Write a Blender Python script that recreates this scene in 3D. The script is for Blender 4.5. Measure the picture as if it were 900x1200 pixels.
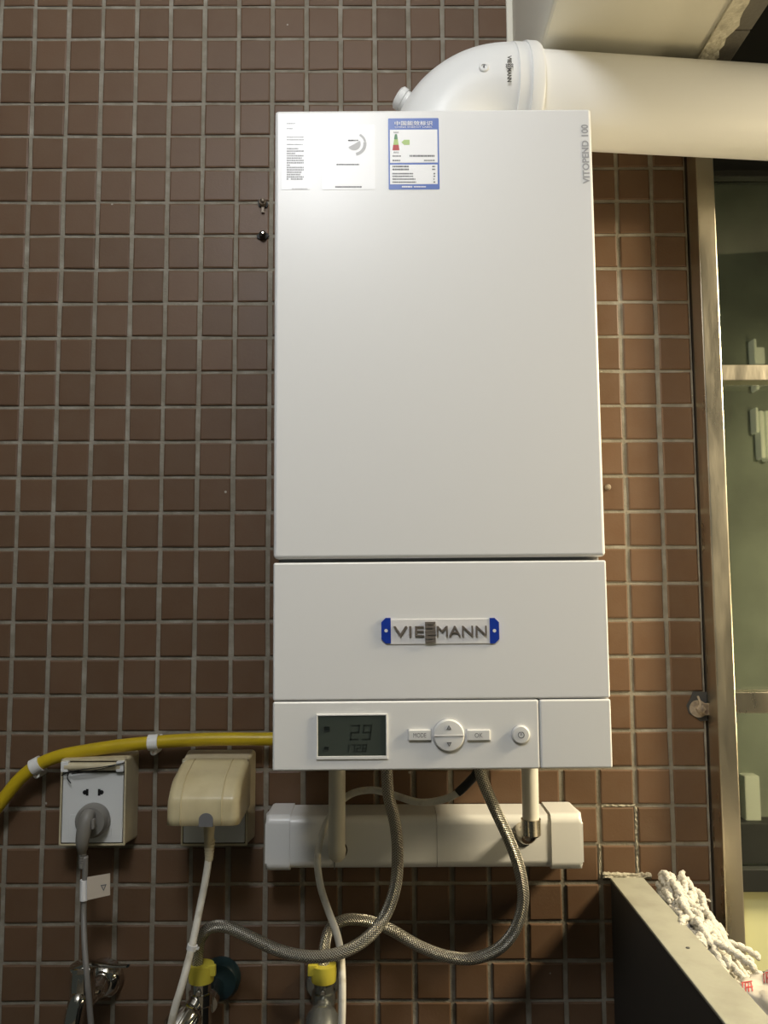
import bpy, bmesh, math, random
from mathutils import Vector, Matrix
random.seed(7)
scene = bpy.context.scene
COL = scene.collection
for o in list(bpy.data.objects):
    bpy.data.objects.remove(o)

# ------------------------------------------------------------------ camera
CAM = Vector((0.0, -1.1515, 1.45))
PITCH, YAW, ROLL, FPX = 0.09124, 0.00318, -0.00375, 970.0
_f = Vector((math.sin(YAW)*math.cos(PITCH), math.cos(YAW)*math.cos(PITCH), math.sin(PITCH)))
_r = Vector((math.cos(YAW), -math.sin(YAW), 0.0))
_u = _r.cross(_f)
RGT = _r*math.cos(ROLL) + _u*math.sin(ROLL)
UPV = _u*math.cos(ROLL) - _r*math.sin(ROLL)
FWD = _f
cd = bpy.data.cameras.new('camera')
cd.sensor_fit = 'VERTICAL'; cd.sensor_height = 24.0; cd.lens = FPX/1200*24.0
cd.clip_start = 0.01; cd.clip_end = 50
cam = bpy.data.objects.new('camera', cd); COL.objects.link(cam)
M = Matrix.Identity(4)
for i in range(3):
    M[i][0] = RGT[i]; M[i][1] = UPV[i]; M[i][2] = -FWD[i]; M[i][3] = CAM[i]
cam.matrix_world = M
scene.camera = cam

# ------------------------------------------------------------------ world, lights, exposure
w = bpy.data.worlds.new('world'); scene.world = w; w.use_nodes = True
w.node_tree.nodes['Background'].inputs[0].default_value = (0.85, 0.93, 0.80, 1)
w.node_tree.nodes['Background'].inputs[1].default_value = 0.045
scene.view_settings.view_transform = 'Standard'
scene.view_settings.look = 'None'
scene.view_settings.gamma = 1.0
scene.view_settings.use_curve_mapping = False
scene.view_settings.exposure = 0.0
# ceiling lamp of the balcony, behind and above the photographer
ld = bpy.data.lights.new('ceiling_lamp', 'POINT'); ld.energy = 32; ld.color = (0.95, 0.965, 1.0); ld.shadow_soft_size = 0.13
lo = bpy.data.objects.new('ceiling_lamp', ld); COL.objects.link(lo); lo.location = (-0.172, -1.36, 2.535)
# warm lamp of the neighbouring bay, to the right
ld = bpy.data.lights.new('warm_lamp', 'AREA'); ld.energy = 44; ld.color = (1.0, 0.85, 0.58); ld.shape = 'RECTANGLE'
ld.size = 0.26; ld.size_y = 0.26
lo = bpy.data.objects.new('warm_lamp', ld); COL.objects.link(lo); lo.location = (1.24, -0.42, 2.03)
lo.rotation_euler = Vector((-0.18, 0.06, -0.98)).to_track_quat('-Z', 'Z').to_euler()

ld = bpy.data.lights.new('warm_low_lamp', 'AREA'); ld.energy = 4.6; ld.color = (1.0, 0.80, 0.46); ld.size = 0.3
lo = bpy.data.objects.new('warm_low_lamp', ld); COL.objects.link(lo); lo.location = (1.30, -0.50, 1.25)
lo.rotation_euler = (Vector((0.45, -0.25, 2.1)) - lo.location).to_track_quat('-Z', 'Z').to_euler()

# ------------------------------------------------------------------ pixel helpers
def ray(px, py):
    return FWD + RGT*((px-450)/FPX) - UPV*((py-600)/FPX)
def at(px, py, y):
    """world point seen at pixel (px, py) that lies at wall distance y"""
    d = ray(px, py); return CAM + d*((y-CAM.y)/d.y)
def proj(p):
    v = Vector(p)-CAM; z = v.dot(FWD)
    return 450+FPX*v.dot(RGT)/z, 600-FPX*v.dot(UPV)/z

# ------------------------------------------------------------------ materials
MATS = {}
def mat(name, col, rough=0.5, metal=0.0, spec=0.5, bump=None, var=None, coat=0.0, trans=0.0, sss=0.0, emit=None, alpha=1.0):
    """plain procedural material; var=(scale, colour, lo, hi) mixes in a noise, bump=(scale, strength)"""
    m = bpy.data.materials.new(name); m.use_nodes = True; nt = m.node_tree; N = nt.nodes; L = nt.links
    b = N['Principled BSDF']
    b.inputs['Base Color'].default_value = (*col, 1); b.inputs['Roughness'].default_value = rough
    b.inputs['Metallic'].default_value = metal; b.inputs['Specular IOR Level'].default_value = spec
    b.inputs['Coat Weight'].default_value = coat; b.inputs['Transmission Weight'].default_value = trans
    b.inputs['Alpha'].default_value = alpha
    if emit:
        b.inputs['Emission Color'].default_value = (*emit[0], 1); b.inputs['Emission Strength'].default_value = emit[1]
    geo = N.new('ShaderNodeNewGeometry')
    if var:
        n = N.new('ShaderNodeTexNoise'); n.inputs['Scale'].default_value = var[0]; n.inputs['Detail'].default_value = 5
        L.new(geo.outputs['Position'], n.inputs['Vector'])
        r = N.new('ShaderNodeMapRange'); r.inputs['From Min'].default_value = var[2]; r.inputs['From Max'].default_value = var[3]
        L.new(n.outputs['Fac'], r.inputs['Value'])
        x = N.new('ShaderNodeMix'); x.data_type = 'RGBA'; x.inputs[6].default_value = (*col, 1); x.inputs[7].default_value = (*var[1], 1)
        L.new(r.outputs[0], x.inputs[0]); L.new(x.outputs[2], b.inputs['Base Color'])
    if bump:
        n = N.new('ShaderNodeTexNoise'); n.inputs['Scale'].default_value = bump[0]; n.inputs['Detail'].default_value = 4
        L.new(geo.outputs['Position'], n.inputs['Vector'])
        bp = N.new('ShaderNodeBump'); bp.inputs['Strength'].default_value = bump[1]; bp.inputs['Distance'].default_value = 0.002
        L.new(n.outputs['Fac'], bp.inputs['Height']); L.new(bp.outputs[0], b.inputs['Normal'])
    MATS[name] = m
    return m

def tile_material():
    m = mat('brown_tile', (0.15, 0.082, 0.052), 0.42, spec=0.34); nt = m.node_tree; N = nt.nodes; L = nt.links; b = N['Principled BSDF']
    geo = N.new('ShaderNodeNewGeometry')
    sub = N.new('ShaderNodeVectorMath'); sub.operation = 'SUBTRACT'; sub.inputs[1].default_value = (TX0, 0, TZ0-40*TP)
    dv = N.new('ShaderNodeVectorMath'); dv.operation = 'SCALE'; dv.inputs['Scale'].default_value = 1/TP
    fl = N.new('ShaderNodeVectorMath'); fl.operation = 'FLOOR'
    ml = N.new('ShaderNodeVectorMath'); ml.operation = 'MULTIPLY'; ml.inputs[1].default_value = (1, 0, 1)
    wn = N.new('ShaderNodeTexWhiteNoise'); wn.noise_dimensions = '3D'
    L.new(geo.outputs['Position'], sub.inputs[0]); L.new(sub.outputs[0], dv.inputs[0]); L.new(dv.outputs[0], fl.inputs[0])
    L.new(fl.outputs[0], ml.inputs[0]); L.new(ml.outputs[0], wn.inputs['Vector'])
    cr = N.new('ShaderNodeValToRGB'); e = cr.color_ramp.elements
    e[0].color = (0.118, 0.067, 0.037, 1); e[1].color = (0.141, 0.080, 0.045, 1)
    L.new(wn.outputs['Value'], cr.inputs['Fac'])
    n1 = N.new('ShaderNodeTexNoise'); n1.inputs['Scale'].default_value = 26; n1.inputs['Detail'].default_value = 6; n1.inputs['Roughness'].default_value = 0.65
    L.new(geo.outputs['Position'], n1.inputs['Vector'])
    r1 = N.new('ShaderNodeMapRange'); r1.inputs['From Min'].default_value = 0.35; r1.inputs['From Max'].default_value = 0.75
    r1.inputs['To Max'].default_value = 0.35
    L.new(n1.outputs['Fac'], r1.inputs['Value'])
    x1 = N.new('ShaderNodeMix'); x1.data_type = 'RGBA'; x1.inputs[7].default_value = (0.160, 0.108, 0.068, 1)
    L.new(r1.outputs[0], x1.inputs[0]); L.new(cr.outputs[0], x1.inputs[6])
    # pale splashes of old plaster
    n2 = N.new('ShaderNodeTexVoronoi'); n2.inputs['Scale'].default_value = 17; n2.inputs['Randomness'].default_value = 1.0
    L.new(geo.outputs['Position'], n2.inputs['Vector'])
    r2 = N.new('ShaderNodeMapRange'); r2.inputs['From Min'].default_value = 0.035; r2.inputs['From Max'].default_value = 0.022
    L.new(n2.outputs['Distance'], r2.inputs['Value'])
    x2 = N.new('ShaderNodeMix'); x2.data_type = 'RGBA'; x2.inputs[7].default_value = (0.45, 0.42, 0.36, 1)
    L.new(r2.outputs[0], x2.inputs[0]); L.new(x1.outputs[2], x2.inputs[6])
    L.new(x2.outputs[2], b.inputs['Base Color'])
    r3 = N.new('ShaderNodeMapRange'); r3.inputs['To Min'].default_value = 0.36; r3.inputs['To Max'].default_value = 0.58
    L.new(n1.outputs['Fac'], r3.inputs['Value']); L.new(r3.outputs[0], b.inputs['Roughness'])
    n3 = N.new('ShaderNodeTexNoise'); n3.inputs['Scale'].default_value = 320; n3.inputs['Detail'].default_value = 3
    L.new(geo.outputs['Position'], n3.inputs['Vector'])
    bp = N.new('ShaderNodeBump'); bp.inputs['Strength'].default_value = 0.14; bp.inputs['Distance'].default_value = 0.001
    L.new(n3.outputs['Fac'], bp.inputs['Height']); L.new(bp.outputs[0], b.inputs['Normal'])
    return m

def braid_material():
    m = mat('steel_braid', (0.5, 0.47, 0.4), 0.34, metal=0.85); nt = m.node_tree; N = nt.nodes; L = nt.links; b = N['Principled BSDF']
    uv = N.new('ShaderNodeUVMap')
    sep = N.new('ShaderNodeSeparateXYZ'); L.new(uv.outputs[0], sep.inputs[0])
    def math_(op, a, bb):
        q = N.new('ShaderNodeMath'); q.operation = op
        for i, v in enumerate((a, bb)):
            if v is None: continue
            if isinstance(v, (int, float)): q.inputs[i].default_value = v
            else: L.new(v, q.inputs[i])
        return q.outputs[0]
    u = math_('MULTIPLY', sep.outputs[0], 2*math.pi*320)     # along, cycles per metre
    v = math_('MULTIPLY', sep.outputs[1], 2*math.pi*12)      # around
    s1 = math_('SINE', math_('ADD', u, v), None); s2 = math_('SINE', math_('SUBTRACT', u, v), None)
    h = math_('MAXIMUM', s1, s2)
    r = N.new('ShaderNodeMapRange'); r.inputs['From Min'].default_value = -0.4; r.inputs['From Max'].default_value = 0.9
    L.new(h, r.inputs['Value'])
    x = N.new('ShaderNodeMix'); x.data_type = 'RGBA'; x.inputs[6].default_value = (0.12, 0.105, 0.08, 1); x.inputs[7].default_value = (0.66, 0.63, 0.54, 1)
    L.new(r.outputs[0], x.inputs[0]); L.new(x.outputs[2], b.inputs['Base Color'])
    bp = N.new('ShaderNodeBump'); bp.inputs['Strength'].default_value = 0.7; bp.inputs['Distance'].default_value = 0.001
    L.new(h, bp.inputs['Height']); L.new(bp.outputs[0], b.inputs['Normal'])
    return m

def steel_material():
    m = mat('stainless_steel', (0.62, 0.56, 0.44), 0.24, metal=1.0); nt = m.node_tree; N = nt.nodes; L = nt.links; b = N['Principled BSDF']
    geo = N.new('ShaderNodeNewGeometry')
    mp = N.new('ShaderNodeMapping'); mp.inputs['Scale'].default_value = (1, 1, 0.25); L.new(geo.outputs['Position'], mp.inputs['Vector'])
    n = N.new('ShaderNodeTexNoise'); n.inputs['Scale'].default_value = 30; n.inputs['Detail'].default_value = 4; L.new(mp.outputs[0], n.inputs['Vector'])
    r = N.new('ShaderNodeMapRange'); r.inputs['To Min'].default_value = 0.14; r.inputs['To Max'].default_value = 0.5; L.new(n.outputs['Fac'], r.inputs['Value'])
    L.new(r.outputs[0], b.inputs['Roughness'])
    bp = N.new('ShaderNodeBump'); bp.inputs['Strength'].default_value = 0.10; bp.inputs['Distance'].default_value = 0.01
    L.new(n.outputs['Fac'], bp.inputs['Height']); L.new(bp.outputs[0], b.inputs['Normal'])
    return m

TX0, TZ0, TP = -0.5076, 1.45+0.8551, 0.05      # tile grid: joint lines x = TX0 + j*TP, z = TZ0 - k*TP
tile_material(); braid_material(); steel_material()
mat('grout', (0.24, 0.215, 0.168), 0.9, spec=0.2, bump=(260, 0.5), var=(40, (0.36, 0.335, 0.28), 0.45, 0.75))
mat('crumbling_mortar', (0.42, 0.39, 0.31), 0.95, spec=0.1, bump=(180, 0.9), var=(90, (0.16, 0.14, 0.11), 0.5, 0.7))
mat('white_enamel', (0.80, 0.80, 0.79), 0.30, spec=0.4)
mat('white_plastic', (0.80, 0.80, 0.78), 0.28, spec=0.5)
mat('flue_white', (0.82, 0.82, 0.80), 0.32, spec=0.45)
mat('gasket_grey', (0.22, 0.22, 0.22), 0.7)
mat('dark_gap', (0.05, 0.05, 0.05), 0.8)
mat('paper_white', (0.88, 0.88, 0.88), 0.34, spec=0.5)
mat('film_white', (0.86, 0.86, 0.88), 0.34, spec=0.5)
mat('label_blue', (0.055, 0.13, 0.46), 0.35)
mat('tab_blue', (0.012, 0.045, 0.36), 0.3)
mat('print_grey', (0.17, 0.17, 0.175), 0.6)
mat('print_mid', (0.36, 0.36, 0.37), 0.6)
mat('print_light', (0.60, 0.60, 0.61), 0.6)
mat('print_black', (0.035, 0.035, 0.035), 0.6)
mat('print_silver', (0.40, 0.40, 0.41), 0.5)
mat('print_red', (0.50, 0.05, 0.05), 0.5)
mat('print_green', (0.45, 0.62, 0.22), 0.5)
mat('print_darkgreen', (0.10, 0.26, 0.12), 0.5)
mat('print_white', (0.85, 0.86, 0.9), 0.5)
mat('badge_letter', (0.22, 0.19, 0.165), 0.3, metal=0.35)
mat('clear_film', (0.80, 0.79, 0.78), 0.12, spec=0.6)
mat('lcd_dark', (0.055, 0.066, 0.054), 0.12, spec=0.5)
mat('lcd_segment', (0.014, 0.018, 0.014), 0.4)
mat('button_grey', (0.74, 0.74, 0.72), 0.4)
mat('pvc_white', (0.74, 0.72, 0.64), 0.35)
mat('insulation_cream', (0.72, 0.68, 0.57), 0.6, bump=(150, 0.15))
mat('brass', (0.70, 0.42, 0.12), 0.3, metal=1.0)
mat('nickel', (0.60, 0.55, 0.45), 0.2, metal=1.0)
mat('chrome', (0.62, 0.61, 0.58), 0.09, metal=1.0)
mat('dark_chrome', (0.30, 0.31, 0.29), 0.25, metal=0.75)
mat('gas_yellow', (0.58, 0.42, 0.012), 0.34, spec=0.5, var=(30, (0.50, 0.36, 0.015), 0.4, 0.7))
mat('tape_yellow', (0.66, 0.56, 0.06), 0.5)
mat('clip_white', (0.80, 0.80, 0.78), 0.4)
mat('cable_white', (0.74, 0.71, 0.62), 0.5, var=(60, (0.45, 0.40, 0.30), 0.55, 0.8))
mat('cable_black', (0.012, 0.012, 0.012), 0.45)
mat('cable_grey', (0.20, 0.19, 0.175), 0.5)
mat('plug_grey', (0.22, 0.21, 0.19), 0.45)
mat('yellowed_plastic', (0.60, 0.53, 0.36), 0.42, var=(45, (0.50, 0.43, 0.27), 0.4, 0.8))
mat('hood_plastic', (0.64, 0.55, 0.33), 0.30, spec=0.5, var=(35, (0.54, 0.45, 0.25), 0.45, 0.8))
mat('switch_white', (0.74, 0.75, 0.74), 0.35)
mat('slot_black', (0.008, 0.008, 0.008), 0.6)
mat('tag_paper', (0.66, 0.57, 0.46), 0.6)
mat('teal_plastic', (0.010, 0.030, 0.036), 0.35)
mat('cream_paint', (0.80, 0.77, 0.66), 0.6, bump=(30, 0.2))
mat('rough_plaster', (0.62, 0.58, 0.46), 0.95, bump=(120, 1.0), var=(60, (0.38, 0.35, 0.27), 0.5, 0.75))
mat('grey_tile', (0.13, 0.12, 0.10), 0.6, bump=(200, 0.3))
mat('grey_coping', (0.34, 0.335, 0.27), 0.55, bump=(90, 0.2), var=(22, (0.26, 0.25, 0.20), 0.45, 0.75))
mat('dark_panel', (0.035, 0.034, 0.033), 0.6)
mat('dark_frame', (0.075, 0.06, 0.045), 0.5)
mat('black_frame', (0.012, 0.013, 0.011), 0.45)
mat('mop_cotton', (0.66, 0.63, 0.55), 0.95, spec=0.1, bump=(700, 0.9))
mat('bag_film', (0.62, 0.58, 0.50), 0.3, spec=0.5)
mat('pale_pane', (0.62, 0.62, 0.34), 0.25, spec=0.5)
mat('window_glass', (0.80, 0.86, 0.74), 0.03, trans=1.0)
mat('rusty_steel', (0.33, 0.27, 0.20), 0.5, metal=0.2, var=(120, (0.14, 0.10, 0.07), 0.45, 0.7))
mat('night_facade', (0.27, 0.29, 0.235), 0.9, var=(6, (0.17, 0.18, 0.145), 0.35, 0.7))
mat('reflection_streak', (0.7, 0.7, 0.55), 0.6, emit=((1.0, 0.95, 0.7), 0.12))  # faint glow imitating pale reflection streaks in the window glass
mat('pale_board', (0.75, 0.76, 0.66), 0.7, emit=None)
mat('floor_tile', (0.18, 0.16, 0.13), 0.5)
mat('ceiling_paint', (0.7, 0.69, 0.65), 0.8)

# ------------------------------------------------------------------ mesh helpers (all in world or thing space)
def box(bm, lo, hi, bev=0.0, seg=2):
    lo = Vector(lo); hi = Vector(hi); c = (lo+hi)/2; s = hi-lo
    r = bmesh.ops.create_cube(bm, size=1.0, matrix=Matrix.Translation(c) @ Matrix.Diagonal((*[abs(v) for v in s], 1)))
    if bev > 0:
        es = list({e for v in r['verts'] for e in v.link_edges})
        bmesh.ops.bevel(bm, geom=es, offset=bev, segments=seg, profile=0.5, affect='EDGES')
def frame_of(d):
    d = Vector(d).normalized(); a = Vector((0, 0, 1)) if abs(d.z) < 0.9 else Vector((1, 0, 0))
    x = a.cross(d).normalized(); return x, d.cross(x), d
def lathe(bm, origin, axis, prof, n=28):
    """prof: list of (radius, distance along axis)"""
    x, y, d = frame_of(axis); o = Vector(origin); rings = []
    for r, t in prof:
        if r < 1e-6: rings.append([bm.verts.new(o+d*t)])
        else: rings.append([bm.verts.new(o+d*t+(x*math.cos(2*math.pi*i/n)+y*math.sin(2*math.pi*i/n))*r) for i in range(n)])
    for a, b in zip(rings, rings[1:]):
        for i in range(n):
            j = (i+1) % n
            q = [a[i % len(a)], a[j % len(a)], b[j % len(b)], b[i % len(b)]]
            q = list(dict.fromkeys(q))
            if len(q) > 2:
                try: bm.faces.new(q)
                except ValueError: pass
    for rg in (rings[0], rings[-1]):
        if len(rg) > 2:
            try: bm.faces.new(rg)
            except ValueError: pass
def cyl(bm, p, q, r, n=24, bev=0.0):
    p = Vector(p); q = Vector(q); L = (q-p).length
    if bev: lathe(bm, p, q-p, [(r-bev, 0), (r, bev), (r, L-bev), (r-bev, L)], n)
    else: lathe(bm, p, q-p, [(r, 0), (r, L)], n)
def spline(pts, per=10):
    P = [Vector(p) for p in pts]; P = [P[0]*2-P[1]] + P + [P[-1]*2-P[-2]]; out = []
    for i in range(1, len(P)-2):
        a, b, c, d = P[i-1:i+3]
        for k in range(per):
            t = k/per
            out.append(0.5*((2*b)+(c-a)*t+(2*a-5*b+4*c-d)*t*t+(3*b-a-3*c+d)*t**3))
    out.append(P[-2]); return out
def tube(bm, path, r, n=14, cap=True, squash=1.0):
    """sweep with parallel transport; r a number or a list; writes uv (metres along, turn)"""
    uvl = bm.loops.layers.uv.verify()
    R = r if isinstance(r, (list, tuple)) else [r]*len(path)
    T = [(path[min(i+1, len(path)-1)]-path[max(i-1, 0)]).normalized() for i in range(len(path))]
    x = frame_of(T[0])[0]; rings = []; S = [0.0]
    for i, p in enumerate(path):
        if i: S.append(S[-1]+(p-path[i-1]).length)
        x = (x-T[i]*x.dot(T[i])).normalized(); y = T[i].cross(x)
        rings.append([bm.verts.new(p+(x*math.cos(2*math.pi*k/n)+y*math.sin(2*math.pi*k/n)*squash)*R[i]) for k in range(n)])
    for i in range(len(path)-1):
        for k in range(n):
            j = (k+1) % n
            f = bm.faces.new((rings[i][k], rings[i][j], rings[i+1][j], rings[i+1][k]))
            for lp, (s, v) in zip(f.loops, ((S[i], k), (S[i], k+1), (S[i+1], k+1), (S[i+1], k))): lp[uvl].uv = (s, v/n)
    if cap:
        bm.faces.new(rings[0][::-1]); bm.faces.new(rings[-1])
def prism(bm, pts, d):
    """closed polygon pts extruded by vector d"""
    a = [bm.verts.new(Vector(p)) for p in pts]; b = [bm.verts.new(Vector(p)+Vector(d)) for p in pts]; n = len(a)
    bm.faces.new(a); bm.faces.new(b[::-1])
    for i in range(n): bm.faces.new((a[i], b[i], b[(i+1) % n], a[(i+1) % n]))
def rrect(x0, x1, z0, z1, r, n=5):
    out = []
    for cx, cz, a0 in ((x1-r, z1-r, 0), (x0+r, z1-r, 90), (x0+r, z0+r, 180), (x1-r, z0+r, 270)):
        for i in range(n+1):
            a = math.radians(a0+90*i/n); out.append((cx+r*math.cos(a), cz+r*math.sin(a)))
    return out
def text_bm(s, size, offset=0.0, extrude=0.0, spacing=1.0):
    """flat lettering in the XZ plane, facing -Y, centred on the origin, height-fit to `size` metres"""
    c = bpy.data.curves.new('t', 'FONT'); c.body = s; c.size = 1.0; c.offset = offset; c.extrude = extrude; c.space_character = spacing; c.resolution_u = 3
    o = bpy.data.objects.new('t', c); COL.objects.link(o)
    dg = bpy.context.evaluated_depsgraph_get(); me = bpy.data.meshes.new_from_object(o.evaluated_get(dg))
    bpy.data.objects.remove(o); bpy.data.curves.remove(c)
    bm = bmesh.new(); bm.from_mesh(me); bpy.data.meshes.remove(me)
    xs = [v.co.x for v in bm.verts]; ys = [v.co.y for v in bm.verts]
    cx, cy, h = (min(xs)+max(xs))/2, (min(ys)+max(ys))/2, max(ys)-min(ys)
    k = size/h
    for v in bm.verts: v.co = Vector(((v.co.x-cx)*k, -v.co.z*k, (v.co.y-cy)*k))
    return bm
def text_at(s, centre, height, width=None, turn=0.0, offset=0.0, extrude=0.0, spacing=1.0):
    bm = text_bm(s, height, offset, extrude, spacing)
    if width:
        xs = [v.co.x for v in bm.verts]; k = width/(max(xs)-min(xs))
        for v in bm.verts: v.co.x *= k
    bmesh.ops.transform(bm, matrix=Matrix.Translation(Vector(centre)) @ Matrix.Rotation(turn, 4, 'Y'), verts=bm.verts)
    return bm

# ------------------------------------------------------------------ object helpers
ROOTM = {}
def link(name, bm, m, smooth=None):
    bmesh.ops.recalc_face_normals(bm, faces=bm.faces)
    me = bpy.data.meshes.new(name); bm.to_mesh(me); bm.free()
    me.materials.append(MATS[m] if isinstance(m, str) else m)
    o = bpy.data.objects.new(name, me); COL.objects.link(o)
    if smooth:
        me.shade_smooth() if hasattr(me, 'shade_smooth') else None
        if smooth is not True:
            me.set_sharp_from_angle(angle=math.radians(smooth))
            wn = o.modifiers.new('weighted_normals', 'WEIGHTED_NORMAL'); wn.keep_sharp = True; wn.weight = 80
    return o
def tag(o, label, cat, group=None):
    o['label'] = label; o['category'] = cat
    if group: o['group'] = group
    return o
def thing(name, label, cat, loc, rot=None, group=None):
    o = bpy.data.objects.new(name, None); COL.objects.link(o); o.empty_display_size = 0.02
    o.location = loc
    if rot: o.rotation_euler = rot
    ROOTM[o.name] = Matrix.Translation(Vector(loc)) @ (Matrix.Rotation(rot[1], 4, 'Y') if rot else Matrix.Identity(4))
    return tag(o, label, cat, group)
def part(name, bm, m, parent, smooth=35, local=False, label=None):
    """bm in world space (or already in the thing's own space if local)"""
    Mx = ROOTM[parent.name]
    if not local: bmesh.ops.transform(bm, matrix=Mx.inverted(), verts=bm.verts)
    o = link(name, bm, m, smooth); o.parent = parent; ROOTM[o.name] = Mx
    if label: o['label'] = label
    return o
def solo(name, bm, m, label, cat, group=None, smooth=35):
    xs = [v.co.x for v in bm.verts]; ys = [v.co.y for v in bm.verts]; zs = [v.co.z for v in bm.verts]
    c = Vector(((min(xs)+max(xs))/2, (min(ys)+max(ys))/2, min(zs)))
    bmesh.ops.translate(bm, vec=-c, verts=bm.verts)
    o = link(name, bm, m, smooth); o.location = c
    return tag(o, label, cat, group)
def struct(name, bm, m, smooth=None):
    o = link(name, bm, m, smooth); o['kind'] = 'structure'; ROOTM[o.name] = Matrix.Identity(4); return o
def nb(): return bmesh.new()

# ================================================================== THE SETTING
XW = TX0 + 19*TP                     # right end of the tiled wall
bm = nb(); box(bm, (-1.6, 0.0, 0.0), (XW, 0.12, 2.8)); wall = struct('wall_back', bm, 'grout')
wall['label'] = 'wall of small square brown tiles with grey joints'
bm = nb(); box(bm, (-1.6, -2.6, -0.05), (1.3, 0.12, 0.0)); struct('floor', bm, 'floor_tile')
bm = nb(); box(bm, (-1.6, -2.6, 2.8), (1.3, 0.12, 2.85)); struct('ceiling', bm, 'ceiling_paint')

# --- wall tiles: the 300 that show largest are objects, the rest one mesh
def tile_mesh(seed):
    rnd = random.Random(seed); bm = nb(); a, b, t = 0.0436/2, 0.0450/2, 0.0022
    e = 0.0016
    def ring(k, y, j): return [bm.verts.new((x*(a-k)+rnd.uniform(-j, j), y, z*(b-k)+rnd.uniform(-j, j))) for x, z in ((-1, -1), (1, -1), (1, 1), (-1, 1))]
    r0 = ring(0, 0.002, 0.0005); r1 = ring(0, -(t-0.0009), 0.0005); r2 = ring(e, -t, 0.0002)
    for p, q in ((r0, r1), (r1, r2)):
        for i in range(4): bm.faces.new((p[i], p[(i+1) % 4], q[(i+1) % 4], q[i]))
    bm.faces.new(r2); bmesh.ops.recalc_face_normals(bm, faces=bm.faces)
    me = bpy.data.meshes.new('tile'); bm.to_mesh(me); bm.free(); me.materials.append(MATS['brown_tile']); return me
TM = [tile_mesh(s) for s in range(6)]
HIDE = [(322, 132, 708, 898), (312, 946, 680, 1018), (72, 892, 150, 990), (200, 892, 295, 985), (500, 70, 900, 172), (735, 1045, 900, 1200), (645, 1120, 900, 1200), (600, 0, 900, 172)]
cand = []
for j in range(-21, 19):
    for k in range(-9, 46):
        c = Vector((TX0+(j+0.5)*TP, 0, TZ0-(k+0.5)*TP))
        px, py = proj(c); vis = 0
        for ax in (-0.4, -0.2, 0, 0.2, 0.4):
            for az in (-0.4, -0.2, 0, 0.2, 0.4):
                x, y = proj(c+Vector((ax*TP, 0, az*TP)))
                if 0 < x < 900 and 0 < y < 1200 and not any(h[0] < x < h[2] and h[1] < y < h[3] for h in HIDE): vis += 1
        area = vis*(abs(proj(c+Vector((.02, 0, 0)))[0]-px)*abs(proj(c+Vector((0, 0, .02)))[1]-py))
        cand.append((area, j, k, c))
cand.sort(key=lambda t: -t[0])
rt = random.Random(3); rest = nb()
SKIP = set()
for i, (area, j, k, c) in enumerate(cand):
    if (j, k) in SKIP: continue
    me = TM[rt.randrange(6)]
    mx = Matrix.Translation(c+Vector((rt.uniform(-.0005, .0005), rt.uniform(-.0006, .0006), rt.uniform(-.0005, .0005)))) @ Matrix.Rotation(rt.uniform(-.008, .008), 4, 'Y') @ Matrix.Rotation(rt.uniform(-.005, .005), 4, 'X')
    if i < 298 and area > 0:
        o = bpy.data.objects.new('tile', me); COL.objects.link(o); o.parent = wall; o.matrix_local = mx
    else:
        tmp = nb(); tmp.from_mesh(me); bmesh.ops.transform(tmp, matrix=mx, verts=tmp.verts)
        m2 = bpy.data.meshes.new('q'); tmp.to_mesh(m2); tmp.free(); rest.from_mesh(m2); bpy.data.meshes.remove(m2)
ro = link('tile_field', rest, 'brown_tile'); ro.parent = wall; ro['kind'] = 'stuff'; ROOTM[ro.name] = Matrix.Identity(4)

# crumbling mortar in the joints beside the low wall
def crumble(p0, p1, wd, n):
    """ragged ribbon of mortar between two points on the wall, with a lumpy face"""
    b = nb(); rr = random.Random(n); p0 = Vector(p0); p1 = Vector(p1); d = (p1-p0).normalized(); nn = Vector((-d.z, 0, d.x)); rows_ = []
    for i in range(n+1):
        c = p0.lerp(p1, i/n); row = []
        for k in (-1, -0.5, 0, 0.5, 1):
            row.append(b.verts.new(c+nn*wd*k*rr.uniform(.7, 1.15)+Vector((0, (0.0016 if abs(k) == 1 else -rr.uniform(0, .0022)), 0))))
        rows_.append(row)
    for p, q in zip(rows_, rows_[1:]):
        for k in range(4): b.faces.new((p[k], p[k+1], q[k+1], q[k]))
    return b
jx = TX0+17*TP; jx2 = TX0+16*TP
for a, b_, n in (((jx, -.0005, TZ0-23*TP), (jx, -.0005, TZ0-24.9*TP), 26), ((jx2+.004, -.0003, TZ0-23*TP), (jx, -.0003, TZ0-23*TP), 13), ((jx2, -.0003, TZ0-24*TP), (jx2, -.0003, TZ0-24.9*TP), 12)):
    part('loose_mortar', crumble(a, b_, 0.0025, n), 'crumbling_mortar', wall, smooth=None)
bm = nb(); P0 = at(593, 20, -0.002); P1 = at(602, 20, -0.002)
box(bm, (P0.x, -0.006, 2.0), (P1.x, 0.001, 2.8), 0.002); part('plaster_edge', bm, 'cream_paint', wall)

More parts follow.
